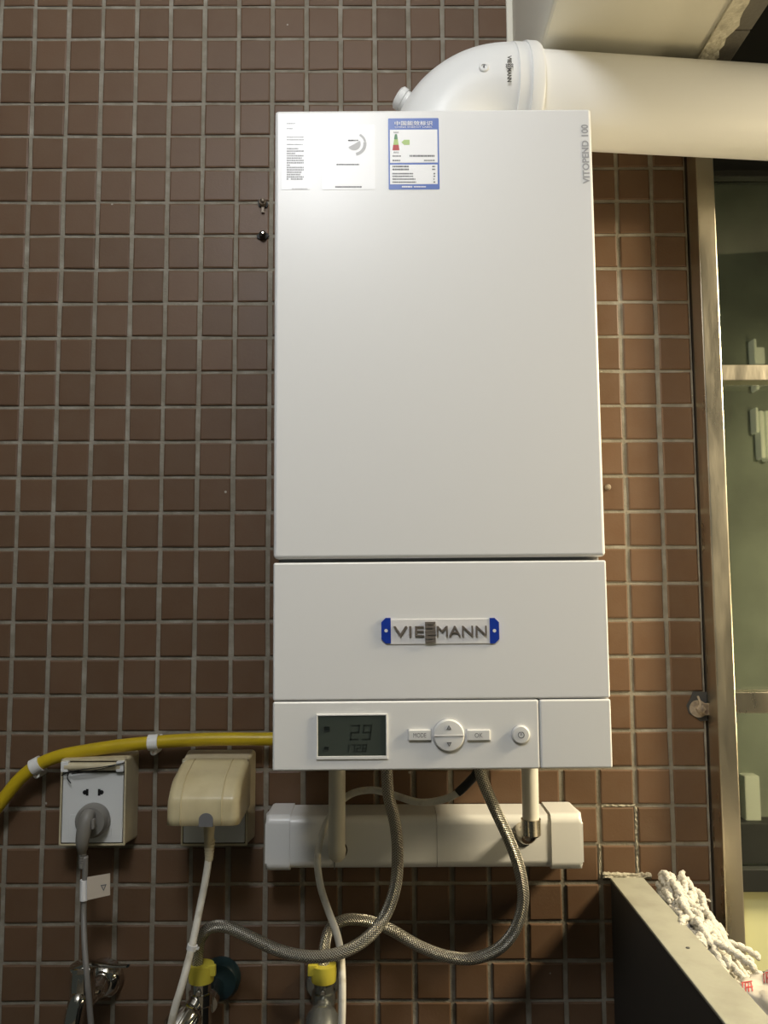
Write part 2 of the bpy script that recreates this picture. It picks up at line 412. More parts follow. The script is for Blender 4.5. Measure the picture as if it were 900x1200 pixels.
# --- beam that runs towards the camera above the window side, cream underside
BZ = at(700, 160, 0).z; BX0 = at(602, 150, 0).x; BX1 = at(846, 25, -0.22).x
bm = nb(); box(bm, (BX0, -2.6, BZ), (BX1, 0.0, 2.8), 0.004); beam = struct('trim_1', bm, 'cream_paint'); beam['label'] = 'cream painted beam above the flue pipe'
bm = nb(); rr = random.Random(5)     # broken plaster lip along the beam's right lower edge
ys = [-0.005-i*0.012 for i in range(60)]; lo_ = []; hi_ = []
for y in ys:
    lo_.append(bm.verts.new((BX1-0.016, y, BZ-0.004))); 
for i, y in enumerate(ys):
    hi_.append(bm.verts.new((BX1+0.006+rr.uniform(-0.004, 0.004), y, BZ-0.004+rr.uniform(-.001, .001))))
top_ = [bm.verts.new((v.co.x, v.co.y, BZ+0.02)) for v in hi_]; top2 = [bm.verts.new((v.co.x, v.co.y, BZ+0.02)) for v in lo_]
for i in range(len(ys)-1):
    bm.faces.new((lo_[i], lo_[i+1], hi_[i+1], hi_[i])); bm.faces.new((hi_[i], hi_[i+1], top_[i+1], top_[i])); bm.faces.new((lo_[i], top2[i], top2[i+1], lo_[i+1]))
part('plaster_lip', bm, 'rough_plaster', beam, smooth=None)
TXR = BX1+0.032
for i in range(9):                   # grey tiles beside the plaster lip
    bm = nb(); y1 = -0.004-i*0.074; box(bm, (BX1+0.001, y1-0.071, BZ+0.004), (TXR, y1, BZ+0.05), 0.001); part('grey_tile', bm, 'grey_tile', beam, smooth=None)
bm = nb(); box(bm, (BX1, -0.68, BZ+0.008), (TXR-0.002, 0, 2.8)); part('mortar_bed', bm, 'rough_plaster', beam, smooth=None)

# --- low wall at the lower right, running towards the camera
LZ = at(716, 1027, 0).z; LX0 = at(714, 1027, 0).x; LX1 = at(752, 1029, 0).x
bm = nb(); box(bm, (LX0+0.001, -1.0, 0.0), (LX1, -0.0035, LZ-0.004)); lw = struct('wall_low', bm, 'dark_panel'); lw['label'] = 'dark low wall with a grey coping'
bm = nb(); box(bm, (LX0, -1.0, LZ-0.004), (LX1+0.001, -0.0035, LZ), 0.0015)
cop = part('coping', bm, 'grey_coping', lw)
bm = nb(); box(bm, at(783, 1110, -0.2)*0+Vector((0, 0, 0)), (0, 0, 0)) if False else None
c = at(806, 1111, -0.20); d = ray(806, 1111); c = CAM+d*((LZ-CAM.z)/d.z)
lathe(bm, (c.x, c.y, LZ-0.0005), (0, 0, 1), [(0.0022, 0), (0.002, 0.0012), (0, 0.0014)], 10); part('dirt_spot', bm, 'dark_gap', lw)
part('loose_mortar', crumble((LX0-0.010, -.0035, LZ+0.002), (LX1+0.012, -.0035, LZ+0.001), 0.0045, 22), 'crumbling_mortar', lw, smooth=None)

# --- sill right of the low wall and the window
SZ = at(872, 1136, 0).z
bm = nb(); box(bm, (LX1+0.001, -1.0, SZ-0.09), (1.15, 0.02, SZ)); struct('trim_2', bm, 'dark_panel')
YP = -0.040                                       # front of the steel post
xl = XW+0.003; xr = at(862, 800, YP).x
win = struct('window_1', (lambda b: (box(b, (xl, -0.004, SZ), (xl+0.02, 0.06, 2.8)), b)[1])(nb()), 'dark_frame'); win['label'] = 'stainless steel framed window with dark green glass'
bm = nb(); box(bm, (xl+0.001, YP+0.010, SZ), (xl+0.012, -0.003, 2.8), 0.001); part('frame_edge', bm, 'dark_frame', win)
PXL = at(845, 900, YP).x-0.002
bm = nb(); box(bm, (PXL, YP, SZ), (xr, -0.006, 2.78), 0.003); post = part('post', bm, 'stainless_steel', win)
bm = nb(); box(bm, (xr-0.001, YP+0.012, SZ+0.3), (xr+0.0045, -0.004, 2.4), 0.001); part('glazing_bead', bm, 'stainless_steel', win)
def rail(y0, y1, m='stainless_steel', dep=0.004, name='rail'):
    z1 = at(880, y0, YP+dep).z; z0 = at(880, y1, YP+dep).z
    b = nb(); box(b, (xr-0.0005, YP+dep, z0), (1.1, YP+dep+0.028, z1), 0.002); part(name, b, m, win); return z0, z1
ra = rail(427, 446); rb = rail(811, 836)
rc = rail(1019, 1046, 'black_frame', 0.02, 'sash_rail'); rd = rail(199, 207, 'black_frame', 0.02, 'sash_rail')
YG = -0.006
def pane(z0, z1, m, name='pane'):
    b = nb(); box(b, (xr+0.001, YG, z0), (1.1, YG+0.004, z1)); part(name, b, m, win, smooth=None)
pane(rd[1], 2.76, 'black_frame', 'dark_void_sheet'); pane(ra[1], rd[0], 'window_glass'); pane(rb[1], ra[0], 'window_glass'); pane(rc[1], rb[0], 'window_glass'); pane(SZ, rc[0], 'pale_pane', 'lower_panel')  # topmost black sheet stands in for the darkness of the night opening
# outside in the night: a dull facade with glowing strips painted for glass reflections
bm = nb(); box(bm, (XW+0.02, 0.9, 0.0), (2.6, 0.95, 2.8)); fac = struct('wall_outside', bm, 'night_facade')

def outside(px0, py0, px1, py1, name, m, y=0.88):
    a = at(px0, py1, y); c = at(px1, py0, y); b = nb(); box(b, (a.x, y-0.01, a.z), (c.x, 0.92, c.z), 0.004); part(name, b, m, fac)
for q in ((884, 408, 894, 428), (882, 398, 884.5, 428), (884, 478, 886.5, 508), (890, 482, 893, 538), (897, 482, 900, 540), (884, 450, 888, 458)): outside(*q, 'reflection_streak', 'reflection_streak')
outside(872, 908, 888, 962, 'pale_board', 'pale_board'); outside(866, 962, 990, 1030, 'dark_plinth', 'dark_panel', 0.86)

# ================================================================== THE BOILER
BROT = -0.0048
YF = -0.29
pb = at(519.5, 902, YF); pt = at(509, 128, YF)
B0 = Vector((pb.x, 0.0, pb.z))
boiler = thing('wall_boiler', 'large white wall-hung gas boiler with control panel and stickers', 'boiler', B0, (0, BROT, 0))
BM = ROOTM[boiler.name]; BI = BM.inverted()
def bl(px, py, y=YF): return BI @ at(px, py, y)
W2 = (bl(716, 830).x-bl(319.5, 830).x)/2; CX = (bl(716, 830).x+bl(319.5, 830).x)/2
XL, XR = CX-W2, CX+W2
zt = bl(509, 128).z; zg1 = bl(515, 653.5).z; zg0 = bl(515, 658).z; zs = bl(515, 820.5).z; zb = 0.0
def bbox(x0, x1, y0, y1, z0, z1, bev, name, m, par=boiler, **k):
    b = nb(); box(b, (x0, y0, z0), (x1, y1, z1), bev, 3); return part(name, b, m, par, local=True, **k)
bbox(XL+0.004, XR-0.004, YF+0.012, -0.004, zb+0.006, zt-0.004, 0.003, 'body', 'gasket_grey')
bbox(XL, XR, YF, -0.012, zg1, zt, 0.004, 'upper_cover', 'white_enamel')
bbox(XL, XR, YF, -0.012, zs+0.0006, zg0, 0.0022, 'lower_cover', 'white_enamel')
xs_ = bl(632.5, 860).x
panel = bbox(XL, xs_-0.0003, YF-0.0006, -0.012, zb, zs-0.0003, 0.0022, 'control_panel', 'white_plastic')
bbox(xs_+0.0003, XR, YF-0.0006, -0.012, zb, zs-0.0003, 0.0022, 'side_flap', 'white_plastic')
# display
d0 = bl(372.6, 886); d1 = bl(452, 838)
b = nb(); yb = YF-0.0012
rim = 0.0016
for x0, x1, z0, z1 in ((d0.x-rim, d1.x+rim, d0.z-rim*2, d0.z), (d0.x-rim, d1.x+rim, d1.z, d1.z+rim), (d0.x-rim, d0.x, d0.z, d1.z), (d1.x, d1.x+rim, d0.z, d1.z)):
    box(b, (x0, yb-0.001, z0), (x1, yb+0.002, z1), 0.0004)
part('display_bezel', b, 'white_plastic', boiler, local=True)
lcd = bbox(d0.x, d1.x, YF-0.0012, YF+0.004, d0.z, d1.z, 0.0, 'display', 'lcd_dark')
SEG = {'0': 'abcdef', '1': 'bc', '2': 'abged', '3': 'abgcd', '4': 'fgbc', '5': 'afgcd', '6': 'afgedc', '7': 'abc', '8': 'abcdefg', '9': 'abcdfg'}
def digits(s, px0, py0, px1, py1, wd):
    """seven-segment digits, slanted, between two pixel corners"""
    a = bl(px0, py1); c = bl(px1, py0); n = len(s); cw = (c.x-a.x)/n; h = c.z-a.z; t = wd
    b = nb(); y = YF-0.0014
    for i, ch in enumerate(s):
        if ch == ' ': continue
        x0 = a.x+i*cw; x1 = x0+cw*0.72; zm = a.z+h/2
        R = {'a': (x0, x1, c.z-t, c.z), 'd': (x0, x1, a.z, a.z+t), 'g': (x0, x1, zm-t/2, zm+t/2), 'f': (x0, x0+t, zm, c.z), 'b': (x1-t, x1, zm, c.z), 'e': (x0, x0+t, a.z, zm), 'c': (x1-t, x1, a.z, zm)}
        for sgm in SEG.get(ch, ''):
            q = R[sgm]
            pts = [(q[0], q[2]), (q[1], q[2]), (q[1], q[3]), (q[0], q[3])]
            prism(b, [(x+(z-a.z)*0.12, y, z) for x, z in pts], (0, 0.0003, 0))
    return b
part('digit_readout', digits('29', 410, 849, 438, 867, 0.0013), 'lcd_segment', lcd, local=True, smooth=None)
part('digit_readout', digits('1728', 404, 872, 431, 881, 0.0008), 'lcd_segment', lcd, local=True, smooth=None)
for px, py, s in ((383, 854, 3.4), (382.5, 877, 2.6)):
    b = nb(); c = bl(px, py); k = s*0.0009
    box(b, (c.x-k, YF-0.0014, c.z-k*0.8), (c.x+k, YF-0.0011, c.z+k*0.8), k*0.3); part('display_icon', b, 'lcd_segment', lcd, local=True)
# buttons
def button(px0, py0, px1, py1, s):
    a = bl(px0, py1); c = bl(px1, py0)
    b = nb(); box(b, (a.x-.0008, YF-0.0009, a.z-.0008), (c.x+.0008, YF+0.002, c.z+.0008), 0.0004); part('button_groove', b, 'print_light', boiler, local=True)
    o = bbox(a.x, c.x, YF-0.0034, YF+0.002, a.z, c.z, 0.0011, 'button', 'button_grey')
    part('button_lettering', text_at(s, ((a.x+c.x)/2, YF-0.0036, (a.z+c.z)/2), 0.0046, (c.x-a.x)*(0.56 if len(s) > 2 else 0.34)), 'print_grey', o, local=True, smooth=None)
button(478.5, 854.5, 505, 867.5, 'MODE'); button(547, 854.5, 574, 867.5, 'OK')
c = bl(525.8, 861.3)
b = nb(); lathe(b, (c.x, YF+0.002, c.z), (0, -1, 0), [(0.0171, 0), (0.0171, 0.0028), (0.0166, 0.0030)], 40); part('dial_groove', b, 'print_light', boiler, local=True)
b = nb(); lathe(b, (c.x, YF+0.002, c.z), (0, -1, 0), [(0.0161, 0), (0.0161, 0.0045), (0.0148, 0.0062), (0.010, 0.0066), (0, 0.0068)], 40); dial = part('rocker_dial', b, 'button_grey', boiler, local=True)
b = nb(); box(b, (c.x-0.0150, YF-0.0053, c.z-0.0003), (c.x+0.0150, YF-0.0030, c.z+0.0003)); part('dial_split', b, 'print_light', dial, local=True)
for sg in (1, -1):
    b = nb(); q = 0.0025
    for inner in (0,):
        P = [(-q, -q*.8*sg), (q, -q*.8*sg), (0, q*sg)]
        tri = [(c.x+x, YF-0.0053, c.z+0.0083*sg+z) for x, z in P]; tin = [(c.x+x*.5, YF-0.0053, c.z+0.0083*sg+z*.5-q*.1*sg) for x, z in P]
        for i in range(3):
            j = (i+1) % 3; prism(b, [tri[i], tri[j], tin[j], tin[i]], (0, 0.0014, 0))
    part('dial_arrow', b, 'print_grey', dial, local=True, smooth=None)
c = bl(610, 860.5)
b = nb(); lathe(b, (c.x, YF+0.002, c.z), (0, -1, 0), [(0.0100, 0), (0.0100, 0.0028), (0.0096, 0.0030)], 32); part('button_groove', b, 'print_light', boiler, local=True)
b = nb(); lathe(b, (c.x, YF+0.002, c.z), (0, -1, 0), [(0.0092, 0), (0.0092, 0.0045), (0.0080, 0.0058), (0, 0.0062)], 32); pw = part('power_button', b, 'button_grey', boiler, local=True)
b = nb()
for i in range(22):
    a0 = math.radians(100+i*340/22); a1 = math.radians(100+(i+1)*340/22)
    prism(b, [(c.x+math.cos(a)*r, YF-0.0043, c.z+math.sin(a)*r) for a, r in ((a0, .0026), (a1, .0026), (a1, .0034), (a0, .0034))], (0, 0.001, 0))
box(b, (c.x-.0004, YF-0.0043, c.z-0.0005), (c.x+.0004, YF-0.0033, c.z+0.0026)); part('power_symbol', b, 'print_grey', pw, local=True, smooth=None)

# name badge under protective film with two blue tabs
f0 = bl(457, 755); f1 = bl(574.5, 725)
badge = bbox(f0.x, f1.x, YF-0.0012, YF, f0.z, f1.z, 0.0003, 'badge_film', 'clear_film')
for px0, px1, s in ((447, 457.8, 1), (574, 584.4, -1)):
    a = bl(px0, 754); c2 = bl(px1, 724); k = 0.0045
    P = [(a.x+k, a.z), (c2.x, a.z), (c2.x, c2.z), (a.x+k, c2.z), (a.x, c2.z-k), (a.x, a.z+k)] if s > 0 else [(a.x, a.z), (c2.x-k, a.z), (c2.x, a.z+k), (c2.x, c2.z-k), (c2.x-k, c2.z), (a.x, c2.z)]
    b = nb(); prism(b, [(x, YF-0.0016, z) for x, z in P], (0, 0.0016, 0)); tb = part('film_tab', b, 'tab_blue', badge, local=True, smooth=None)
    b = nb(); lathe(b, ((a.x+c2.x)/2, YF-0.0015, (a.z+c2.z)/2), (0, -1, 0), [(0.0018, 0), (0.0018, 0.0003)], 14); part('tab_hole', b, 'white_plastic', badge, local=True)
zc = bl(515, 739.3).z; hh = bl(515, 733.4).z-bl(515, 745.4).z
def badge_text(s, px0, px1, z, h, off=0.012):
    x0 = bl(px0, 739).x; x1 = bl(px1, 739).x
    return text_at(s, ((x0+x1)/2, YF-0.0024, z), h, x1-x0, offset=off, extrude=0.06)
part('badge_letters', badge_text('VIE', 461, 496.8, zc, hh, 0.0), 'badge_letter', badge, local=True, smooth=None)
part('badge_letters', badge_text('MANN', 511.4, 570, zc, hh, 0.0), 'badge_letter', badge, local=True, smooth=None)
z1 = bl(504, 728.3).z; z0 = bl(504, 753).z; hS = (z1-z0)/2
for kx, zz in ((0, z1-hS/2), (1, z0+hS/2)):
    # stacked double S: three bars and two uprights each
    x0 = bl(498, 739).x; x1 = bl(510.2, 739).x; t = hS*0.24; b = nb(); lo_z = zz-hS*0.485; hi_z = zz+hS*0.485; y0 = YF-0.0034; y1 = YF-0.0010
    box(b, (x0, y0, hi_z-t), (x1, y1, hi_z)); box(b, (x0, y0, zz-t/2), (x1, y1, zz+t/2)); box(b, (x0, y0, lo_z), (x1, y1, lo_z+t))
    box(b, (x0+.0001, y0+.0002, zz), (x0+t*1.3, y1, hi_z-.0002)); box(b, (x1-t*1.3, y0+.0002, lo_z+.0002), (x1-.0001, y1, zz))
    part('badge_letters', b, 'badge_letter', badge, local=True, smooth=None)

# vertical model lettering, upper right
a = bl(686, 215.5); c2 = bl(686, 146); L_ = c2.z-a.z
part('model_lettering', text_at('VITOPEND 100', ((a.x+c2.x)/2, YF-0.0003, (a.z+c2.z)/2), 0.0076, L_, turn=-math.pi/2, offset=0.025), 'print_silver', boiler, local=True, smooth=None)

# stickers
def sticker(px0, py0, px1, py1, m, name, par=boiler, lift=0.0003):
    a = bl(px0, py1); c3 = bl(px1, py0); b = nb()
    prism(b, [(x, YF-lift, z) for x, z in rrect(a.x, c3.x, a.z, c3.z, 0.0012, 3)], (0, lift, 0))
    return part(name, b, m, par, local=True, smooth=None)
def rows(lines, lift, rnd):
    """rows of tiny unreadable print: (px0, px1, py, thickness px)"""
    b = nb()
    for x0, x1, y, th in lines:
        x = x0
        while x < x1-0.4:
            wd = min(rnd.uniform(1.0, 2.4), x1-x); a = bl(x, y+th/2); c3 = bl(x+wd, y-th/2)
            prism(b, [(a.x, YF-lift, a.z), (c3.x, YF-lift, a.z), (c3.x, YF-lift, c3.z), (a.x, YF-lift, c3.z)], (0, 0.0001, 0)); x += wd+rnd.uniform(0.25, 0.6)
    return b
rn = random.Random(11)
st = sticker(330, 137, 363, 222.5, 'film_white', 'notice_sticker')
ls = [(336, 346, 145, .9), (336, 343, 151, .8), (336, 356, 161, .9), (336, 356, 164, .9), (336, 355.5, 169.5, .9)]
for i, ln in enumerate((14, 20, 10, 20, 18, 20, 20, 4, 20, 20, 18, 16, 20)):
    ls.append((336, 336+ln, 174.5+i*2.75, 1.5))
ls += [(336, 338, 210, 1.6), (341, 355, 210, 1.6)]
part('small_print', rows(ls, 0.0005, rn), 'print_mid', st, local=True, smooth=None)
part('small_print', rows([(342, 361, 221.4, 1.0)], 0.0005, rn), 'print_light', st, local=True, smooth=None)
st = sticker(377.5, 146, 439, 222.5, 'paper_white', 'service_sticker')
for q in ((394.5, 421, 193, 1.4), (393, 424, 219.2, 1.6)): part('small_print', rows([q], 0.0005, rn), 'print_grey', st, local=True, smooth=None)
part('small_print', rows([(408, 420, 164.8, 1.2)], 0.0007, rn), 'print_black', st, local=True, smooth=None)
c = bl(415, 169)
b = nb()
for r0, r1, A0, A1 in ((0.0004, 0.0072, -150, 30), (0.0100, 0.0135, -80, 10), (0.0112, 0.0135, 12, 60)):
    n = 18
    for i in range(n):
        a0 = math.radians(A0+(A1-A0)*i/n); a1 = math.radians(A0+(A1-A0)*(i+1)/n)
        prism(b, [(c.x+math.cos(q)*r, YF-0.0005, c.z+math.sin(q)*r) for q, r in ((a0, r0), (a0, r1), (a1, r1), (a1, r0))], (0, 0.0001, 0))
part('round_emblem', b, 'print_light', st, local=True, smooth=None)
st = sticker(455.5, 138.5, 514, 222.3, 'label_blue', 'energy_label')
def blk(px0, py0, px1, py1, m, lift, name):
    a = bl(px0, py1); c3 = bl(px1, py0); b = nb()
    prism(b, [(a.x, YF-lift, a.z), (c3.x, YF-lift, a.z), (c3.x, YF-lift, c3.z), (a.x, YF-lift, c3.z)], (0, 0.0002, 0)); part(name, b, m, st, local=True, smooth=None)
blk(457.2, 152, 512.4, 191, 'paper_white', 0.0005, 'label_field'); blk(457.2, 193, 512.6, 216.2, 'paper_white', 0.0005, 'label_field')
def lab(s, pcx, pcy, hpx, wpx, m, off=0.0):
    k = abs(bl(pcx, pcy-hpx/2).z-bl(pcx, pcy+hpx/2).z); wv = bl(pcx+wpx/2, pcy).x-bl(pcx-wpx/2, pcy).x; c3 = bl(pcx, pcy)
    part('label_lettering', text_at(s, (c3.x, YF-0.0007, c3.z), k, wv, offset=off), m, st, local=True, smooth=None)
lab('中国能效标识', 484.6, 144.8, 5.4, 44.5, 'print_white', 0.015); lab('CHINA ENERGY LABEL', 484.6, 149.2, 1.9, 44, 'print_white')
lab('耗能低', 464.2, 155.6, 1.9, 6, 'print_black'); lab('耗能高', 464.2, 179, 1.9, 6, 'print_black')
def trap(y0, y1, m):
    def hw(y): return 1.2+(y-157.5)/(176.5-157.5)*3.0
    P = []
    for y, s in ((y1, -1), (y1, 1), (y0, 1), (y0, -1)):
        q = bl(464+s*hw(y), y); P.append((q.x, YF-0.0007, q.z))
    b = nb(); prism(b, P, (0, 0.0002, 0)); part('rating_bar', b, m, st, local=True, smooth=None)
trap(157.5, 163.6, 'print_darkgreen'); trap(163.8, 170, 'print_green'); trap(170.2, 176.4, 'print_red')
P = [bl(x, y) for x, y in ((470.5, 167), (473.5, 164.2), (480, 164.2), (480, 170), (473.5, 170))]
b = nb(); prism(b, [(q.x, YF-0.0007, q.z) for q in P], (0, 0.0002, 0)); part('rating_arrow', b, 'print_green', st, local=True, smooth=None)
part('small_print', rows([(460, 470.5, 183.2, 1.2), (460, 469, 188.4, 1.4), (480, 509.5, 183, 1.9), (497, 509.5, 188.3, 1.2)], 0.0007, rn), 'print_grey', st, local=True, smooth=None)
part('small_print', rows([(460, 479, 195.4, 1.8), (460, 479, 198.8, 1.8), (506.5, 510, 195.4, 1.5), (506.5, 510, 198.8, 1.5), (460, 484, 203.8, 1.4), (460, 484, 206.9, 1.4), (460, 487.5, 210.2, 1.4), (460, 487.5, 213.7, 1.4), (508, 510, 203.8, 1.4), (508, 510, 206.9, 1.4), (508, 510, 210.2, 1.4), (508, 510, 213.7, 1.4)], 0.0007, rn), 'print_grey', st, local=True, smooth=None)
part('small_print', rows([(471, 483, 219.2, 1.8), (485, 499, 219.2, 1.3)], 0.0007, rn), 'print_white', st, local=True, smooth=None)

# connection nipples below the boiler
for px, py, y in ((389, 903, -0.115), (628, 903, -0.115), (453, 900, -0.15), (561, 900, -0.15)):
    p = at(px, py, y); b = nb(); zb_ = B0.z+0.008
    lathe(b, (p.x, y, zb_), (0, 0, -1), [(0.0085, 0), (0.0085, 0.012), (0.0100, 0.012), (0.0100, 0.022), (0.0070, 0.024)], 6 if px in (389, 628) else 20)
    part('brass_nipple', b, 'brass', boiler, smooth=30)

# ================================================================== FLUE PIPE
YE = -0.20
ec = at(594, 192, YE); cxp = at(515, 192, YE); hp = at(594, 113, YE)
Rb = (ec.x-cxp.x+hp.z-ec.z)/2; RT = 0.0595
flue = thing('flue_pipe', 'white flue pipe with elbow leaving the top of the boiler', 'pipe', (ec.x-Rb, YE, pt.z-0.002))
pend = at(900, 133, -0.160); pst = Vector((ec.x, YE, ec.z+Rb)); pdir = (pend-pst).normalized()
b = nb(); path = [Vector((ec.x-Rb, YE, pt.z-0.010)), Vector((ec.x-Rb, YE, ec.z-0.004))]
for i in range(25):
    a = math.pi-math.pi/2*i/24; path.append(Vector((ec.x+Rb*math.cos(a), YE, ec.z+Rb*math.sin(a))))
path += [pst+pdir*0.004, pst+pdir*0.008]
tube(b, path, RT, 48); part('elbow', b, 'flue_white', flue)
b = nb(); q = pst
lathe(b, q+pdir*0.001, pdir, [(RT-0.002, -0.002), (RT+0.0010, 0), (RT+0.0010, 0.014), (RT+0.0026, 0.0145), (RT+0.0030, 0.0165), (RT+0.0030, 0.027), (RT+0.0014, 0.030), (RT-0.004, 0.0305)], 56); part('collar', b, 'flue_white', flue)
b = nb(); RP = 0.0545; tube(b, [q+pdir*t for t in (0.01, 0.1, 0.3, 0.5, 0.78)], RP, 56); part('straight_pipe', b, 'flue_white', flue)
kd = Vector((-0.84, -0.12, 0.54)).normalized(); kc = Vector((ec.x, YE, ec.z))+Vector((-0.84, 0, 0.54)).normalized()*(Rb+RT-0.006)
b = nb(); lathe(b, kc, kd, [(0.0125, 0), (0.0125, 0.010), (0.0138, 0.011), (0.0138, 0.017), (0.011, 0.0195), (0, 0.0205)], 28); part('test_cap', b, 'white_plastic', flue)
# closed sampling point and name on the front of the elbow
def on_pipe(px, py, lift):
    """point on the elbow's horizontal end, seen at a pixel (cylinder along pdir)"""
    d = ray(px, py); best = None
    lo_t, hi_t = 0.3, 1.4
    o = CAM
    # solve distance to axis = RT + lift, first hit
    ax = pdir; w0 = o-pst; dd = d-ax*d.dot(ax); ww = w0-ax*w0.dot(ax)
    A = dd.dot(dd); B = 2*dd.dot(ww); C = ww.dot(ww)-(RT+lift)**2; D = max(B*B-4*A*C, 0)
    return o+d*((-B-math.sqrt(D))/(2*A))
c = on_pipe(567, 79, -0.001); axd = (c-(pst+pdir*(c-pst).dot(pdir))).normalized()
sc_c = Vector((ec.x+0, YE, ec.z)); th = math.atan2(c.z-ec.z, c.x-ec.x); mid = Vector((ec.x+Rb*math.cos(th), YE, ec.z+Rb*math.sin(th)))
d_ = ray(567, 79)
# intersect view ray with elbow torus numerically
t = 0.6
while t < 1.2:
    p = CAM+d_*t; th = math.atan2(p.z-ec.z, p.x-ec.x); mid = Vector((ec.x+Rb*math.cos(th), YE, ec.z+Rb*math.sin(th)))
    if (p-mid).length < RT: break
    t += 0.0005
nrm = (p-mid).normalized()
b = nb(); lathe(b, p-nrm*0.001, nrm, [(0.0060, 0), (0.0060, 0.002), (0.0050, 0.003), (0.0030, 0.003), (0.0028, 0.0018), (0, 0.0018)], 22); part('sampling_plug', b, 'white_plastic', flue)
b = nb(); lathe(b, p, nrm, [(0.0009, 0.0), (0.0009, 0.0032)], 8); part('plug_pin', b, 'print_grey', flue)
def bent_text(s, px, py0, py1, hpx, bold=0.03):
    """lettering that reads downwards, wrapped on the collar"""
    tb = text_bm(s, 1.0, bold); xs = [v.co.x for v in tb.verts]; x0, x1 = min(xs), max(xs)
    bmesh.ops.subdivide_edges(tb, edges=[e for e in tb.edges if e.calc_length() > 0.3], cuts=1)
    for v in tb.verts:
        tt = (v.co.x-x0)/(x1-x0); v.co = on_pipe(px+v.co.z*hpx, py0+(py1-py0)*tt, 0.0017)
    return tb
part('pipe_lettering', bent_text('VIE', 597, 65, 74, 5), 'print_black', flue, smooth=None)
part('pipe_lettering', bent_text('MANN', 597, 79.8, 96, 5), 'print_black', flue, smooth=None)
part('pipe_lettering', bent_text('SS', 594.8, 74.5, 79.3, 4.2), 'print_black', flue, smooth=None)
part('pipe_lettering', bent_text('SS', 599.4, 74.5, 79.3, 4.2), 'print_black', flue, smooth=None)

# ================================================================== TRUNKING BELOW THE BOILER
YT = -0.065
t0 = at(311, 980, YT); t1 = at(683, 980, YT); tz1 = at(500, 957, YT).z; tz0 = at(500, 1019, YT).z
tr = thing('pipe_trunking', 'white plastic pipe trunking with end caps under the boiler', 'trunking', ((t0.x+t1.x)/2, 0, tz0))
def channel(x0, x1, g, r=0.011):
    """rounded channel section (y,z) swept along x, g = how much it is grown"""
    z0, z1, y = tz0-g, tz1+g, YT-g; pts = [(-0.004, z0)]
    for i in range(6):
        a = math.radians(-90-90*i/5); pts.append((y+r+r*math.cos(a), z0+r+r*math.sin(a)))
    for i in range(6):
        a = math.radians(180-90*i/5); pts.append((y+r+r*math.cos(a), z1-r+r*math.sin(a)))
    pts.append((-0.004, z1)); b = nb(); prism(b, [(x0, yy, zz) for yy, zz in pts], (x1-x0, 0, 0)); return b
xa = at(336, 980, YT).x; xb = at(512, 980, YT).x; xc = at(646, 980, YT).x
part('channel_cover', channel(xa-0.004, xb-0.0003, 0.0), 'white_plastic', tr, smooth=30)
part('channel_cover', channel(xb+0.0003, xc+0.004, 0.0), 'white_plastic', tr, smooth=30)
def cap(xin, xout, g=0.0022, r=0.012):
    s = 1 if xout > xin else -1; b = channel(min(xin, xout), max(xin, xout), g)
    es = [e for e in b.edges if all(abs(v.co.x-xout) < 1e-6 for v in e.verts) and not all(v.co.y > -0.005 for v in e.verts)]
    bmesh.ops.bevel(b, geom=es, offset=0.0055, segments=4, profile=0.5, affect='EDGES', clamp_overlap=True); return b
part('end_cap', cap(xa+0.004, t0.x), 'white_plastic', tr, smooth=40); part('end_cap', cap(xc, t1.x), 'white_plastic', tr, smooth=40)
s_ = at(392, 1008, YT)
b = nb(); box(b, (s_.x-0.0006, YT-0.0004, tz0+0.001), (s_.x+0.0006, YT+0.001, tz0+0.016)); part('seam', b, 'print_grey', tr, smooth=None)
def ring(px, py, r, name='hole_ring', m='gasket_grey'):
    p = at(px, py, YT); b = nb(); lathe(b, (p.x, YT+0.001, p.z), (0, -1, 0), [(r*0.7, 0), (r, 0), (r, 0.0022), (r*0.8, 0.0024), (r*0.7, 0.0022)], 28); part(name, b, m, tr); return p
h1 = ring(396, 996, 0.0122, m='dark_frame'); h2 = ring(612, 981, 0.0125, m='nickel')

# insulated pipe from boiler into the trunking
def bend_pipe(x, ytop, z_top, hole, rbend, dx=0.0):
    P = [Vector((x, ytop, z_top)), Vector((x+dx*.4, ytop, z_top*0.6+hole.z*0.4+0.0))]
    zc_ = hole.z+rbend
    for i in range(9):
        a = math.pi/2*i/8; P.append(Vector((hole.x+(0), ytop+rbend-rbend*math.cos(a), zc_-rbend*math.sin(a))))
    P.append(Vector((hole.x, YT+0.004, hole.z))); return P
x1_ = at(395, 915, -0.095).x
pi1 = bend_pipe(x1_, -0.095, B0.z-0.004, h1, 0.018)
b = nb(); tube(b, pi1, 0.0105, 20); solo('connecting_pipe', b, 'insulation_cream', 'cream covered pipe from boiler into left half of trunking', 'pipe')
pr = thing('connecting_pipe', 'bright white pipe with metal elbow entering right half of trunking', 'pipe', (h2.x, -0.1, h2.z))
pw_ = at(621.5, 935, -0.100); zt_ = at(621, 962, -0.1).z
b = nb(); cyl(b, (pw_.x, -0.100, B0.z-0.006), (pw_.x, -0.100, zt_), 0.0103, 24); part('plastic_tube', b, 'pvc_white', pr)
b = nb(); lathe(b, (pw_.x, -0.100, zt_+0.003), (0, 0, -1), [(0.0104, 0), (0.0122, 0.0003), (0.0122, 0.019), (0.0106, 0.021)], 28); part('press_sleeve', b, 'nickel', pr)
hz = at(622, 983, -0.1).z
b = nb(); P = [Vector((pw_.x, -0.1, zt_-0.014))]
for i in range(9):
    a = math.pi/2*i/8; P.append(Vector((pw_.x*(1-i/8)+h2.x*(i/8)*1.0+0*i, -0.1+0.016*(1-math.cos(a)), hz+0.012-0.012*math.sin(a))))
